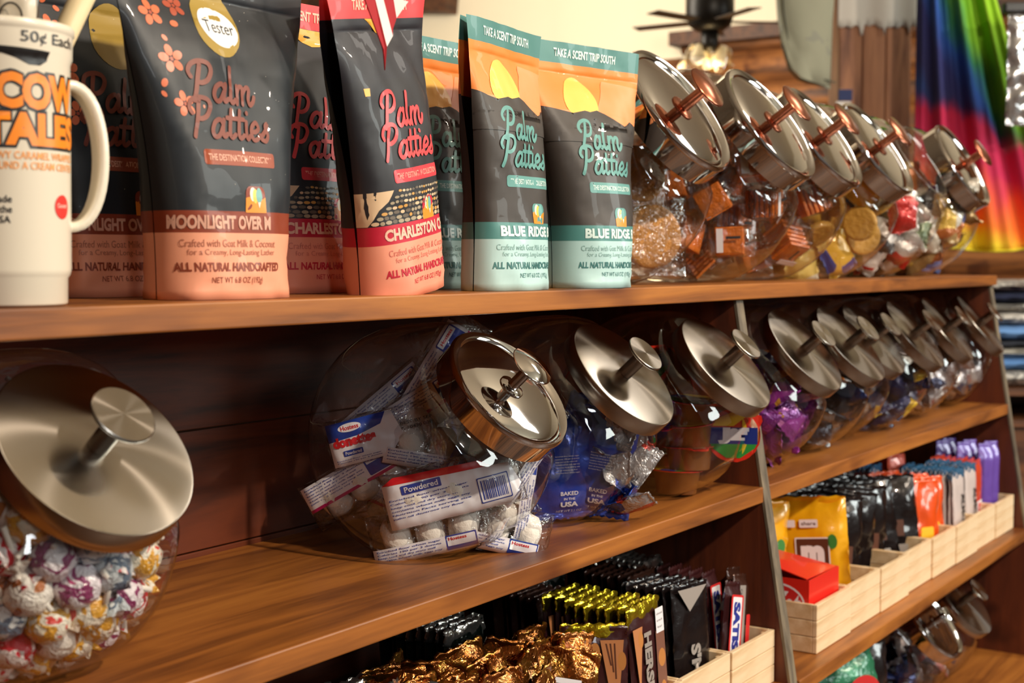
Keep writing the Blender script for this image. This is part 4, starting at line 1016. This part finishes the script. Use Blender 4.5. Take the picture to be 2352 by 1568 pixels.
# triangular picture panels on a forward pair of bars
art = [(*poly2d([(-.036, .062), (-.004, .062), (-.012, -.03)]), 'tan', 1), (*ell2d(.0, .045, .006, .012), 'nut', 2), (*poly2d([(.006, .060), (.034, .060), (.026, -.045)]), 'tan', 1), (*ell2d(.032, .035, .005, .011), 'nut', 2), *[(*poly2d([(-.030 + q * .005, .058), (-.028 + q * .005, .058), (-.022 + q * .003, .03 - q * .008), (-.024 + q * .003, .03 - q * .008)]), 'brown', 3) for q in range(4)],
       *[(*poly2d([(.012 + q * .005, .056), (.014 + q * .005, .056), (.020 + q * .003, .03 - q * .008), (.018 + q * .003, .03 - q * .008)]), 'brown', 3) for q in range(3)]]
hp_ = bar_proto('chocolate_bar', .080, .150, .011, maroon, art, gold, 5)
dup(hp_, (1.382, .805, ZC + .076), (R(-2), 0, R(-52)), 'maroon bar turned sideways with two chocolate piece pictures', 'gold topped chocolate bars')
# black bars
art = [(*rotcw(text2d("S'M", 0, 0, .040, .022, .05), .0, -.018), 'silver', 1), (*poly2d([(-.034, .075), (.03, .075), (-.01, .045)]), 'silver', 1)]
bb_ = bar_proto('chocolate_bar', .080, .160, .009, black_film, art, None, 4)
row(bb_, 1.598, .785, 7, .012, ZC + .081, '', 'black wrapped bars', -5, -8, .002, each=['foremost black bar with grey letters'] + ['black wrapped bar behind, %s' % q for q in ('second', 'third', 'fourth', 'fifth', 'sixth', 'seventh')])
br_ = bar_proto('chocolate_bar', .080, .150, .010, brown_film, None, None, 6)
row(br_, 1.655, .885, 6, .014, ZC + .077, 'brown wrapped bar behind the black bars', 'brown bars in the second row', -4, 0, .006)
row(br_, 1.50, .925, 6, .014, ZC + .077, 'brown wrapped bar behind the gold topped stack', 'brown bars behind the gold tops', -4, 0, .006)
gb_ = bar_proto('chocolate_bar', .082, .150, .010, greenblack, None, silverf, 8)
row(gb_, 1.725, .905, 9, .0125, ZC + .077, 'dark green black bar in the back row by the divider', 'dark green black bars', -8, 0, .004)
row(gb_, 1.58, .985, 4, .0125, ZC + .077, 'dark green black bar in the shade behind the black bars', 'dark green black bars in the shade', -8, 0, .004)
row(gb_, 1.30, .930, 8, .0135, ZC + .077, 'dark bar with a bright silvery edge behind the copper packs', 'dark bars with silvery edges', -3, 0, .004)
# caramel nut bars
art = [(*rrect2d(0, -.005, .034, .125, .003), 'red', 1), (*rrect2d(0, -.005, .026, .119, .002), 'white', 2), (*rotcw(text2d('SATISFIES', 0, 0, .108, .019, .07), 0, -.006), 'blue', 3)]
sn_ = bar_proto('caramel_bar', .040, .150, .014, maroon, art, None, 2)
art = [(*rotcw(text2d('CHOCOLATE CARAMEL NUTS', 0, 0, .11, .005, .02), -.010, 0), 'ink', 2), (*rrect2d(-.006, 0, .016, .12, .001), 'silver', 1), (*rrect2d(.012, -.02, .010, .08, .002), 'red', 1)]
s2_ = bar_proto('caramel_bar', .036, .150, .014, brown_film, art, None, 6)
art = [(*rrect2d(.004, -.03, .022, .07, .003), 'red', 1), (*rrect2d(.004, -.03, .015, .064, .002), 'white', 2), (*rotcw(text2d('NUT', 0, 0, .05, .012, .06), .004, -.03), 'blue', 3)]
s3_ = bar_proto('caramel_bar', .036, .150, .014, brown_film, art, None, 9)
dup(sn_, (1.698, .778, ZC + .070), (R(-3), R(13), R(-4)), 'caramel bar with large blue lettering on white and red', 'caramel nut bars')
dup(s2_, (1.738, .784, ZC + .072), (R(-3), R(10), R(-6)), 'caramel bar turned to its grey ingredients panel', 'caramel nut bars')
dup(s3_, (1.758, .800, ZC + .076), (R(-3), R(6), R(-10)), 'rightmost caramel bar with a small red and white panel', 'caramel nut bars')
row(sn_, 1.715, .812, 5, .017, ZC + .078, 'caramel nut bar standing behind the front ones', 'caramel nut bars behind', -6, 0, .006)
# copper foil packs
cp_ = bar_proto('foil_pack', .070, .150, .018, copperf, [(*rrect2d(.0, .04, .03, .006, .001), 'white', 1), (*rotcw(text2d('Milk', 0, 0, .014, .005, .02), .02, .03), 'ink', 2), (*rrect2d(.02, .02, .009, .03, .001), 'white', 1)], None, 4, 'snack', False, .006)
sp_ = bar_proto('foil_pack', .070, .145, .018, mat('dark_silver_film', '#3c3a3c', .18, .8, .6, bump=1.0, bscale=50), None, silverf, 6, 'snack', False, .006)
rr_ = random.Random(12)
for k in range(22):
    x = 1.115 + (k % 5) * .058 + rr_.uniform(-.012, .012); y = .785 + (k // 5) * .030 + rr_.uniform(-.008, .008)
    dup(cp_, (x, y, ZC + .074 + rr_.uniform(-.002, .010)), (R(rr_.uniform(-22, 12)), R(rr_.uniform(-16, 16)), R(rr_.uniform(-50, 25))), 'crinkled copper foil pack, %s row of the heap, %s from the left' % (ORD[k // 5], ORD[k % 5]), 'copper foil packs')
for k in range(12):
    x = .985 + (k % 3) * .045 + rr_.uniform(-.01, .01); y = .80 + (k // 3) * .035
    dup(sp_, (x, y, ZC + .072 + rr_.uniform(-.002, .006)), (R(rr_.uniform(-20, 10)), R(rr_.uniform(-14, 14)), R(rr_.uniform(-45, 25))), 'crinkled dark silver pack, %s row, %s from the left' % (ORD[k // 3], ORD[k % 3]), 'dark silver packs')

# red display box
red = mat('box_red', '#e0281c', .4, 0, .25)
bx0, bx1, by0, by1 = 1.947, 2.072, .762, .862; bz = E - .480
kb = thing('display_box', 'open red cardboard box of wafer bars in the first crate', 'box', (0, 0, 0))
for nm, a in (('front_panel', (bx0, bx1, by0, by0 + .002, ZC, bz)), ('side_panel', (bx0, bx0 + .002, by0 + .002, by1, ZC, bz)), ('side_panel', (bx1 - .002, bx1, by0 + .002, by1, ZC, bz)), ('back_panel', (bx0, bx1, by1, by1 + .002, ZC, bz + .012)), ('box_floor', (bx0 + .002, bx1 - .002, by0 + .002, by1, ZC, ZC + .002))):
    boxo(nm, *a, red, kb)
fp = obj('lid_flap', pydata('lid_flap', [(bx0, by0 + .004, bz + .001), (bx1, by0 + .004, bz - .002), (bx1, by1, bz + .012), (bx0, by1, bz + .026), (bx0, by0 + .004, bz + .0025), (bx1, by0 + .004, bz - .0005), (bx1, by1, bz + .0135), (bx0, by1, bz + .0275)], [(0, 1, 2, 3), (7, 6, 5, 4), (0, 4, 5, 1), (1, 5, 6, 2), (2, 6, 7, 3), (3, 7, 4, 0)], False), red, kb)
decal('lettering', [(*ell2d(-.05, -.004, .044, .030), 'white', 0), (*ell2d(-.05, -.004, .041, .027), 'red', 1), (*text2d('KitKat', -.052, -.006, .078, .040, .05, shear=.25), 'white', 2)], lambda x, y, l=0: Vector((bx0 - .0004 - l, by0 + .048 - x - .048, bz - .034 + y)), kb, BM, None)
wf = bar_proto('wafer_bar', .10, .035, .011, mat('wafer_film', '#d2221c', .25, .1, .6, bump=.4), None, None, 3)
for k in range(6): dup(wf, ((bx0 + bx1) / 2, by0 + .014 + k * .0135, ZC + .026), (0, 0, 0), 'red wafer bar in the red display box, %s from the front' % ORD[k], 'wafer bars in the red box')
# yellow bags
yel = mat('bag_yellow', '#f0ae14', .25, .05, .6, bump=.5, bscale=30)
mart = [(*rrect2d(.012, .000, .056, .054, .002), 'white', 1), (*rrect2d(.012, .000, .052, .050, .002), 'brown', 2), (*text2d('m', .012, .000, .038, .030, .08), 'white', 3), (*rrect2d(-.022, .050, .016, .012, .002), 'white', 1), (*rrect2d(.008, .050, .030, .013, .002), 'white', 1), (*text2d('share', .008, .050, .024, .006, .02), 'brown', 2), (*ell2d(.045, .02, .008, .012), 'green', 1)]
yb_ = bar_proto('candy_bag', .135, .185, .035, yel, mart, None, 5, 'bag', False, .006)
for (p, r, lab) in [((2.052, .905, .100), (R(-4), R(4), R(-38)), 'yellow candy bag with brown letter tile behind the red box'), ((2.110, .965, .102), (R(-4), R(-2), R(-30)), 'yellow candy bag behind the lettered one'), ((2.060, 1.02, .102), (R(-4), R(3), R(-30)), 'yellow candy bag at the back left'),
                    ((2.150, .845, .098), (R(-3), R(-5), R(-78)), 'yellow candy bag turned edge on'), ((2.268, .905, .080), (R(-12), R(10), R(-30)), 'yellow candy bag with a folded top in front of the black bags')]:
    dup(yb_, (p[0], p[1], ZC + p[2]), r, lab, 'yellow candy bags')
blk = bar_proto('candy_bag', .125, .175, .032, black_film, [(*rrect2d(.0, -.01, .06, .03, .002), 'brown', 1), (*rrect2d(.02, -.05, .03, .02, .002), 'silver', 1), (*rrect2d(-.03, .045, .03, .02, .002), 'white', 1)], None, 7, 'bag', False, .006)
for k in range(12):
    dup(blk, (2.235 + (k % 5) * .068, .835 + (k // 5) * .07 + .012 * (k % 2), ZC + .092), (R(rnd.uniform(-8, 4)), R(rnd.uniform(-6, 6)), R(rnd.uniform(-55, -20))), 'black candy bag, %s row from the front, %s from the left' % (ORD[k // 5], ORD[k % 5]), 'black candy bags')
orf = mat('pack_orange', '#e8541a', .25, .05, .6, bump=.5, bscale=40)
orp = bar_proto('candy_pack', .075, .165, .022, orf, [(*rrect2d(0, -.02, .03, .03, .004), 'yellow', 1), (*rrect2d(0, -.055, .03, .018, .004), 'blue', 1)], None, 3, 'bag', False, .005)
row(orp, 2.590, .790, 5, .028, ZC + .083, 'bright orange candy pack between black bags and white bars', 'orange candy packs', -4, -30, .006)
row(orp, 2.660, .800, 4, .028, ZC + .080, 'bright orange candy pack touching the white bars', 'orange candy packs by the white bars', -4, -30, .006)
whb = bar_proto('candy_bar', .070, .158, .0085, mat('bar_offwhite', '#d9cbc8', .35, .1, .4, bump=.3), [(*rotcw(text2d('ALMOND', 0, 0, .09, .016, .05), .012, -.01), 'ink', 1)], mat('foil_blue_top', '#4a86b4', .2, .5, .5, bump=.6), 2)
row(whb, 2.780, .775, 13, .0092, ZC + .080, 'white blue-topped bar, left stack', 'white bars with blue tops', -1, 0, .001)
row(whb, 2.868, .775, 10, .0092, ZC + .080, 'white blue-topped bar, right stack', 'white bars, right stack', -1, 0, .001)
row(whb, 2.74, .930, 9, .0105, ZC + .080, 'white blue-topped bar, back row', 'white bars, back row', -3, 0, .003)
rdb = bar_proto('candy_bar', .060, .160, .010, mat('bar_redorange', '#d84a28', .3, .1, .5, bump=.4), [(*rrect2d(0, -.03, .035, .05, .003), 'white', 1), (*rotcw(text2d('BAR', 0, 0, .04, .02, .06), 0, -.03), 'red', 2)], None, 4)
row(rdb, 2.945, .785, 8, .012, ZC + .082, 'red and white bar between the white and purple ones', 'red bars', -2, 0, .002)
row(rdb, 2.90, .935, 5, .014, ZC + .088, 'red tipped bar at the back of the right row', 'red bars at the back', -6, -20, .008)
ppb = bar_proto('candy_tube', .042, .185, .024, mat('bar_purple', '#6a4aa8', .3, .1, .5, bump=.4), None, None, 5)
for k in range(6): dup(ppb, (3.005 + (k % 2) * .047, .785 + (k // 2) * .045, ZC + .096), (R(-2), R(3), R(-25)), 'tall purple pack in the last crate, %s' % ('front left', 'front right', 'middle left', 'middle right', 'back left', 'back right')[k], 'purple packs')
# things on the lowest shelf
gp = proto('candy_bag', pillow(.13, .20, .035, 8, 14, 14, wr=.006, zig=True), film('green_bag', [(0, '#2f7a58'), (.6, '#4a9a74'), (.85, '#25604a')], 12, .25, .1, .6, 40, 'NOISE'), 'bag')
decal('print', [(*ell2d(.015, .03, .035, .030), 'red', 0), (*ell2d(.005, .035, .02, .014), 'yellow', 1), (*ell2d(.015, .0, .03, .02), 'yellow', 0)], lambda x, y, l=0: Vector((x, -.022 - l, y)), gp, BM, None)
o = dup(gp, (2.255, .80, Z4 + .098), (R(-6), R(-14), R(-30)), 'green candy bag with a red and yellow print on the lowest shelf'); o['category'] = 'bag'
o = dup(orp, (2.08, .79, Z4 + .085), (R(-6), R(8), R(-30)), 'dull orange pack beside the green bag on the lowest shelf', 'lowest shelf packs'); o.scale = (1.3, 1.2, 1.05)
o = dup(blk, (2.40, .84, Z4 + .089), (R(-6), R(4), R(-30)), 'black bag in the shade between green bag and chrome lidded jar', 'lowest shelf packs')

# ---- the shop behind
cream = mat('plaster_cream', '#d8cdb4', .85, bump=.15, bscale=3)
def struct(o): o['kind'] = 'structure'; return o
struct(boxo('floor', -2.5, 7.5, -4.5, 7.2, -.06, 0, wood('floor_wood', '#5c3a22', '#6c4628', '#3c2416', seed=3, scale=(9, .8, 9))))
struct(boxo('ceiling', -2.5, 7.5, -4.5, 7.2, E + 1.95, E + 2.02, cream))
we = struct(boxo('wall_end', 6.5, 6.6, -4.5, 7.2, 0, E + 1.95, cream))
struct(boxo('wall_back', -2.5, 6.5, 7.1, 7.2, 0, E + 1.95, cream))
struct(boxo('wall_left', -2.6, -2.5, -4.5, 7.2, 0, E + 1.95, log_wood))
z = .0; k = 0
while z < E + 1.14:                    # log courses on the end wall, cut by the rake of the roof line
    for (ya, yb) in ((-4.4, 1.9), (1.9, 3.26), (3.26, 7.1)):
        h = .159; za, zb_ = z - .001, min(z + h, E + 1.12)
        if ya > 3: yb = min(yb, 3.26 + (E + 1.12 - (z + h)) / .23)
        if yb - ya < .1 or zb_ - za < .02: continue
        bm = bmesh.new(); n = 6; prof = [(6.5 - .045 * math.sin(math.pi * (q / n)) ** .6 - .003, za + (zb_ - za) * q / n) for q in range(n + 1)]
        A = [bm.verts.new((x, ya + .003, zz)) for x, zz in prof]; B = [bm.verts.new((x, yb - .003, zz)) for x, zz in prof]
        for q in range(n): bm.faces.new((A[q], B[q], B[q + 1], A[q + 1])).smooth = True
        bm.faces.new(A); bm.faces.new(B[::-1])
        obj('log', bm, log_wood, we)
    z += .16
beam = wood('beam_wood', '#4a2c1a', '#5a3820', '#2c1a10', seed=7, rough=.6)
struct(boxo('trim_1', 6.40, 6.50, -4.4, 3.3, E + 1.10, E + 1.17, beam))
o = struct(boxo('trim_2', 6.38, 6.50, -1.2, 1.2, -.05, .05, beam)); o.location = (0, 5.9, E + 1.585); o.rotation_euler = (R(6), 0, 0)
# support post with white cloth at its head
pa = math.atan2(1.394 - 1.587, 4.42 - 4.291)
post = thing('support_post', 'rough wooden post clad in vertical planks behind the top shelf jars', 'post', (4.43, 1.555, 0), pa)
for k, (a, b) in enumerate(((-.118, -.045), (-.043, .03), (.032, .112))):
    q = obj('plank', box(bmesh.new(), a, b, -.10, -.078 + .004 * k, 0, E + 1.94, .004), post_wood, post)
boxo('core', -.105, .10, -.078, .10, .001, E + 1.93, post_wood, post)
cl_v, cl_f = [], []; n = 44
for i in range(n + 1):
    x = -.125 + .25 * i / n; drop = .745 + .022 * noise.noise(Vector((x * 40, 0, 1))) - (.030 if i in (13, 14, 26, 40) else 0)
    for zz in (drop, drop + .03, .9, 1.1): cl_v.append((x, -.108 - .004 * math.sin(x * 60), E + zz))
for i in range(n):
    for j in range(3): cl_f.append((i * 4 + j, (i + 1) * 4 + j, (i + 1) * 4 + j + 1, i * 4 + j + 1))
sc_ = obj('white_fringe', pydata('white_fringe', cl_v, cl_f), mat('white_cloth', '#d9d4cc', .9)); 
md = sc_.modifiers.new('s', 'SOLIDIFY'); md.thickness = .004
sc_.location = (4.43, 1.555, 0); sc_.rotation_euler = (0, 0, pa); sc_.name = 'white_fringed_cloth'; tag(sc_, 'white fringed cloth wrapped round the head of the wooden post', 'cloth')

# tie-dye shirt
def tiedye():
    m = mat('tie_dye', '#c0305a', .85); nt = m.node_tree; b = nt.nodes['Principled BSDF']; L = nt.links.new
    tc = nt.nodes.new('ShaderNodeTexCoord'); sp = nt.nodes.new('ShaderNodeSeparateXYZ'); L(tc.outputs['Object'], sp.inputs[0])
    mp = nt.nodes.new('ShaderNodeMapping'); mp.inputs['Scale'].default_value = (13, 1, 4); L(tc.outputs['Object'], mp.inputs[0])
    n = nt.nodes.new('ShaderNodeTexNoise'); n.inputs['Scale'].default_value = 1.0; n.inputs['Detail'].default_value = 5; L(mp.outputs[0], n.inputs['Vector'])
    ab = nt.nodes.new('ShaderNodeMath'); ab.operation = 'MULTIPLY_ADD'; ab.inputs[1].default_value = .45; L(sp.outputs[0], ab.inputs[0]); L(sp.outputs[2], ab.inputs[2])
    ad = nt.nodes.new('ShaderNodeMath'); ad.operation = 'MULTIPLY_ADD'; ad.inputs[1].default_value = .22; L(n.outputs['Fac'], ad.inputs[0]); L(ab.outputs[0], ad.inputs[2])
    mr = nt.nodes.new('ShaderNodeMapRange'); mr.inputs['From Min'].default_value = .08; mr.inputs['From Max'].default_value = 1.12; L(ad.outputs[0], mr.inputs[0])
    r = ramp(nt, [(0, '#e8d92a'), (.15, '#ecc92a'), (.21, '#f07a28'), (.29, '#ea5a3c'), (.36, '#c82858'), (.45, '#c01e4c'), (.50, '#3a2052'), (.60, '#23306e'), (.68, '#2a5a9a'), (.74, '#2f7a50'), (.82, '#8abf22'), (.92, '#9acb2a'), (1, '#dccf2a')])
    L(mr.outputs[0], r.inputs[0])
    r2 = ramp(nt, [(0, '#2f6a50'), (.08, '#244a8c'), (.2, '#2a2a5c'), (.34, '#262a66'), (.44, '#2250a0'), (.52, '#2f7a50'), (.60, '#7ab822'), (.8, '#96c822'), (1, '#c8d428')])
    m2 = nt.nodes.new('ShaderNodeMapRange'); m2.inputs['From Min'].default_value = .2; m2.inputs['From Max'].default_value = .68
    a2 = nt.nodes.new('ShaderNodeMath'); a2.operation = 'MULTIPLY_ADD'; a2.inputs[1].default_value = .12; c0 = nt.nodes.new('ShaderNodeMath'); c0.operation = 'MULTIPLY_ADD'; c0.inputs[1].default_value = .45; L(sp.outputs[2], c0.inputs[0]); L(sp.outputs[0], c0.inputs[2]); L(n.outputs['Fac'], a2.inputs[0]); L(c0.outputs[0], a2.inputs[2])
    a3 = nt.nodes.new('ShaderNodeMath'); a3.operation = 'SUBTRACT'; a3.inputs[1].default_value = .04; L(a2.outputs[0], a3.inputs[0]); L(a3.outputs[0], m2.inputs[0]); L(m2.outputs[0], r2.inputs[0])
    fm_ = nt.nodes.new('ShaderNodeMapRange'); fm_.inputs['From Min'].default_value = .54; fm_.inputs['From Max'].default_value = .62; L(ad.outputs[0], fm_.inputs[0])
    mx = nt.nodes.new('ShaderNodeMix'); mx.data_type = 'RGBA'; L(fm_.outputs[0], mx.inputs['Factor']); L(r.outputs['Color'], mx.inputs['A']); L(r2.outputs['Color'], mx.inputs['B']); L(mx.outputs['Result'], b.inputs['Base Color'])
    return m
v, f = [], []; nx, nz = 60, 40
for j in range(nz + 1):
    for i in range(nx + 1):
        u, w = i / nx, j / nz; x = u * (.45 - .29 * w)
        v.append((x, .028 * math.sin(u * 19 + w * 1.5) * (1 - .5 * w) + .012 * math.sin(u * 43 + 2), w * 1.02 + .006 * math.sin(u * 9)))
for j in range(nz):
    for i in range(nx): f.append((j * (nx + 1) + i, j * (nx + 1) + i + 1, (j + 1) * (nx + 1) + i + 1, (j + 1) * (nx + 1) + i))
sh = obj('tie_dye_shirt', pydata('shirt', v, f), tiedye()); sh.location = (4.20, 1.322, E + .030); sh.rotation_euler = (0, 0, math.atan2(-.28, .13))
md = sh.modifiers.new('s', 'SOLIDIFY'); md.thickness = .004
tag(sh, 'rainbow tie-dye shirt hanging at the upper right beside the wooden post', 'shirt')
hm = obj('hem', tube([(x * .45, .028 * math.sin(x * 19) + .012 * math.sin(x * 43 + 2), .004 + .006 * math.sin(x * 9)) for x in [q / 30 for q in range(31)]], .004, 6), mat('hem_yellow', '#dccb2a', .85), sh)

# hanging cap left of the post
prof_c = [(0.0, .25), (.008, .17), (.022, .095), (.045, .035), (.075, .010), (.12, .0), (.175, -.012), (.185, .25)]
bm = bmesh.new(); fr = [bm.verts.new((x, 0, z)) for x, z in prof_c]; bm.faces.new(fr)
bmesh.ops.triangulate(bm, faces=bm.faces[:]); bmesh.ops.subdivide_edges(bm, edges=bm.edges[:], cuts=5, use_grid_fill=True)
for q in bm.verts: q.co.y = -.03 * math.sin(min(1, max(0, q.co.x / .18)) * math.pi) + .012 * noise.noise(q.co * 18)
for q in bm.faces: q.smooth = True
cpm = film('canvas_grey', [(0, '#a3a48f'), (.62, '#97998a'), (.72, '#57543f'), (.78, '#b0b09a')], 9, .85, 0, .2, 30, 'NOISE', 0)
capo = obj('canvas_cap', bm, cpm); md = capo.modifiers.new('s', 'SOLIDIFY'); md.thickness = .006
capo.location = (4.17, 1.768, E + .565); capo.rotation_euler = (0, 0, math.atan2(-.19, .115)); capo.scale = (1.0, 1, 1.25)
tag(capo, 'grey-green canvas cap hanging left of the wooden post', 'hat')
obj('seam', tube([(x - .001, -.004, z) for x, z in prof_c[:7]], .0035, 8), mat('seam_pale', '#a5a796', .8), capo)
obj('seam', tube([(x + .016, -.014, z + .012) for x, z in prof_c[:7]], .0022, 8), mat('seam_dark', '#5f6154', .8), capo)

# small flag by the post
sf_ = thing('small_flag', 'tiny red white and blue flag peeking up by the foot of the wooden post', 'flag', (4.16, 1.545, E + .465), math.atan2(-.19, .13))
for nm, a, m in (('blue_field', (-.008, .035, .03, .065), 'flag_blue'), ('white_stripe', (-.016, .03, .0, .028), 'flag_white2'), ('red_stripe', (-.03, .02, -.03, -.002), 'flag_red2')):
    c_ = {'flag_blue': '#2a3560', 'flag_white2': '#d8d4d0', 'flag_red2': '#b02030'}[m]
    obj(nm, box(bmesh.new(), a[0], a[1], -.004, .0, a[2], a[3], .001), mat(m, c_, .8), sf_)
obj('stick', tube([(.0, .003, -.465 - E + 0), (.0, .003, .07)], .003, 6), mat('flag_stick', '#a8845a', .7), sf_)

# ceiling fan
fan = thing('ceiling_fan', 'dark ceiling fan with three glass lamp shades above the end wall', 'fan', (4.61, 2.21, E + .86))
dk = mat('fan_dark', '#1d1a16', .4, .4)
obj('motor_housing', lathe('motor_housing', [(0, -.03), (.05, -.028), (.075, -.01), (.088, .03), (.088, .10), (.06, .13), (0, .135)], 36), dk, fan)
obj('down_rod', lathe('down_rod', [(0, .13), (.014, .13), (.014, 1.06), (.05, 1.07), (.05, 1.089), (0, 1.089)], 20), dk, fan)
obj('switch_housing', lathe('switch_housing', [(0, -.10), (.02, -.10), (.032, -.085), (.032, -.03), (0, -.029)], 24), dk, fan)
bladem = mat('fan_blade', '#3c2e22', .5)
for k in range(5):
    b_ = obj('blade', box(bmesh.new(), .08, .30, -.028, .028, -.002, .002, .001), bladem, fan); b_.rotation_euler = (R(5), 0, R(20 + 72 * k)); b_.location = (0, 0, .005)
shg = clear('shade_glass', (1, .93, .75), 1.5, .08, .1, 20, 1.6); em = bpy.data.materials.new('bulb_glow'); em.use_nodes = True
em.node_tree.nodes['Principled BSDF'].inputs['Emission Color'].default_value = (1, .72, .38, 1); em.node_tree.nodes['Principled BSDF'].inputs['Emission Strength'].default_value = .35
for k in range(3):
    a = R(40 + 120 * k); d = Vector((math.cos(a), math.sin(a), 0))
    s_ = obj('lamp_shade', lathe('lamp_shade', [(.012, 0), (.022, -.008), (.030, -.03), (.036, -.06), (.046, -.082), (.048, -.084)], 28), shg, fan); s_.location = d * .055 + Vector((0, 0, -.085)); s_.rotation_euler = (d.y * -.45, d.x * -.45, 0); s_.scale = (1.5, 1.5, 1.15)
    b_ = obj('bulb', lathe('bulb', [(0, -.065), (.012, -.06), (.019, -.045), (.012, -.02), (.008, 0), (0, 0)], 20), em, s_); 
lamp('fan_bulb_light', 'POINT', (4.61, 2.21, E + .66), None, 3, (1.0, .78, .5), shadow_soft_size=.06)

# folded garments on a rack at the right
rk = thing('garment_rack', 'wooden rack with folded clothes behind the right end of the shelf', 'rack', (0, 0, 0))
ra = math.atan2(-.24, .16)
rackw = wood('rack_wood', '#6a4024', '#7c4c2a', '#42281a', seed=11)
rk.location = (4.03, 1.10, 0); rk.rotation_euler = (0, 0, ra)
boxo('rack_shelf', -.02, .9, -.05, .42, E - .385, E - .365, rackw, rk); boxo('rack_shelf', -.02, .9, -.05, .42, E - .475, E - .455, rackw, rk)
boxo('rack_front', -.02, .9, -.03, -.01, .0, E - .475, rackw, rk); boxo('rack_side', -.04, -.02, -.05, .42, .0, E - .365, rackw, rk); boxo('rack_back', -.02, .9, .40, .42, .0, E - .3655, rackw, rk)
gcol = [('#c9c4bc', 'pale grey'), ('#5a86c0', 'mid blue'), ('#b9b4a8', 'oatmeal'), ('#2a2e38', 'charcoal'), ('#6a96cf', 'light blue'), ('#d5d0c8', 'white and grey'), ('#8f8c84', 'stone grey'), ('#1d2440', 'navy'), ('#a8a49c', 'grey striped')]
zz = E - .3645
for k, (c_, nm) in enumerate(gcol):
    h = (.05, .038, .028, .022, .046, .038, .026, .034, .036)[k]
    me = pillow(.52, .30, h * .86, k, 16, 12, ex=.18, wr=.0025, crimp=0, boxy=True)
    gm = mat('garment_%d' % k, c_, .95, bump=.6, bscale=40)
    if 'grey' in nm:
        gm = film('garment_stripe_%d' % k, [(0, c_), (.5, '#8d8a86'), (.62, '#dad6ce'), (.8, c_)], 30, .95, 0, .4, 30, 'NOISE', 0)
    o = obj('folded_garment', me, gm); o.location = rk.matrix_basis @ Vector((.275 + .01 * (k % 3), .13, 0)); o.location.z = zz + h * .5
    o.rotation_euler = (R(90), 0, ra); zz += h * .97
    tag(o, 'folded %s garment in the stack, %s' % (nm, ('lowest', 'second from the bottom', 'third from the bottom', 'fourth from the bottom', 'middle', 'fourth from the top', 'third from the top', 'second from the top', 'topmost')[k]), 'clothes', 'folded garments on the rack')
can = thing('striped_tin', 'small tin banded red, yellow and green on the rack', 'tin', (4.32, 1.035, E - .4548))
can.location = rk.matrix_basis @ Vector((.215, -.02, 0)); can.location.z = E - .4548
for (a, b, c_) in ((0, .018, '#3a7a48'), (.018, .036, '#8aa83a'), (.036, .052, '#e0b83a'), (.052, .064, '#d8402a')):
    obj('band', lathe('band', [(0, a), (.016, a), (.0162, a + .001), (.0162, b), (0, b)], 24), mat('tin' + c_[1:], c_, .4), can)
# silvery wrapped item hanging from a black clip
hg = thing('hanging_pack', 'silvery plastic pack hanging from a black clip at the far right edge', 'pack', (4.19, .985, E + .55), ra)
obj('pack_body', pillow(.14, .32, .03, 3, 16, 20, wr=.010), mat('silver_plastic', '#c9c9cc', .12, .75, .5, bump=1.2, bscale=24), hg).location = (0, 0, 0)
obj('clip', box(bmesh.new(), -.085, .085, -.015, .015, .163, .193, .006), mat('clip_black', '#16161a', .4), hg)
obj('hanger_wire', tube([(0, 0, .19), (0, 0, 1.39)], .002, 6), mat('clip_black', '#16161a'), hg)
for o in protos_all:
    for c_ in list(o.children):
        for g in list(c_.children): bpy.data.objects.remove(g)
        bpy.data.objects.remove(c_)
    bpy.data.objects.remove(o)
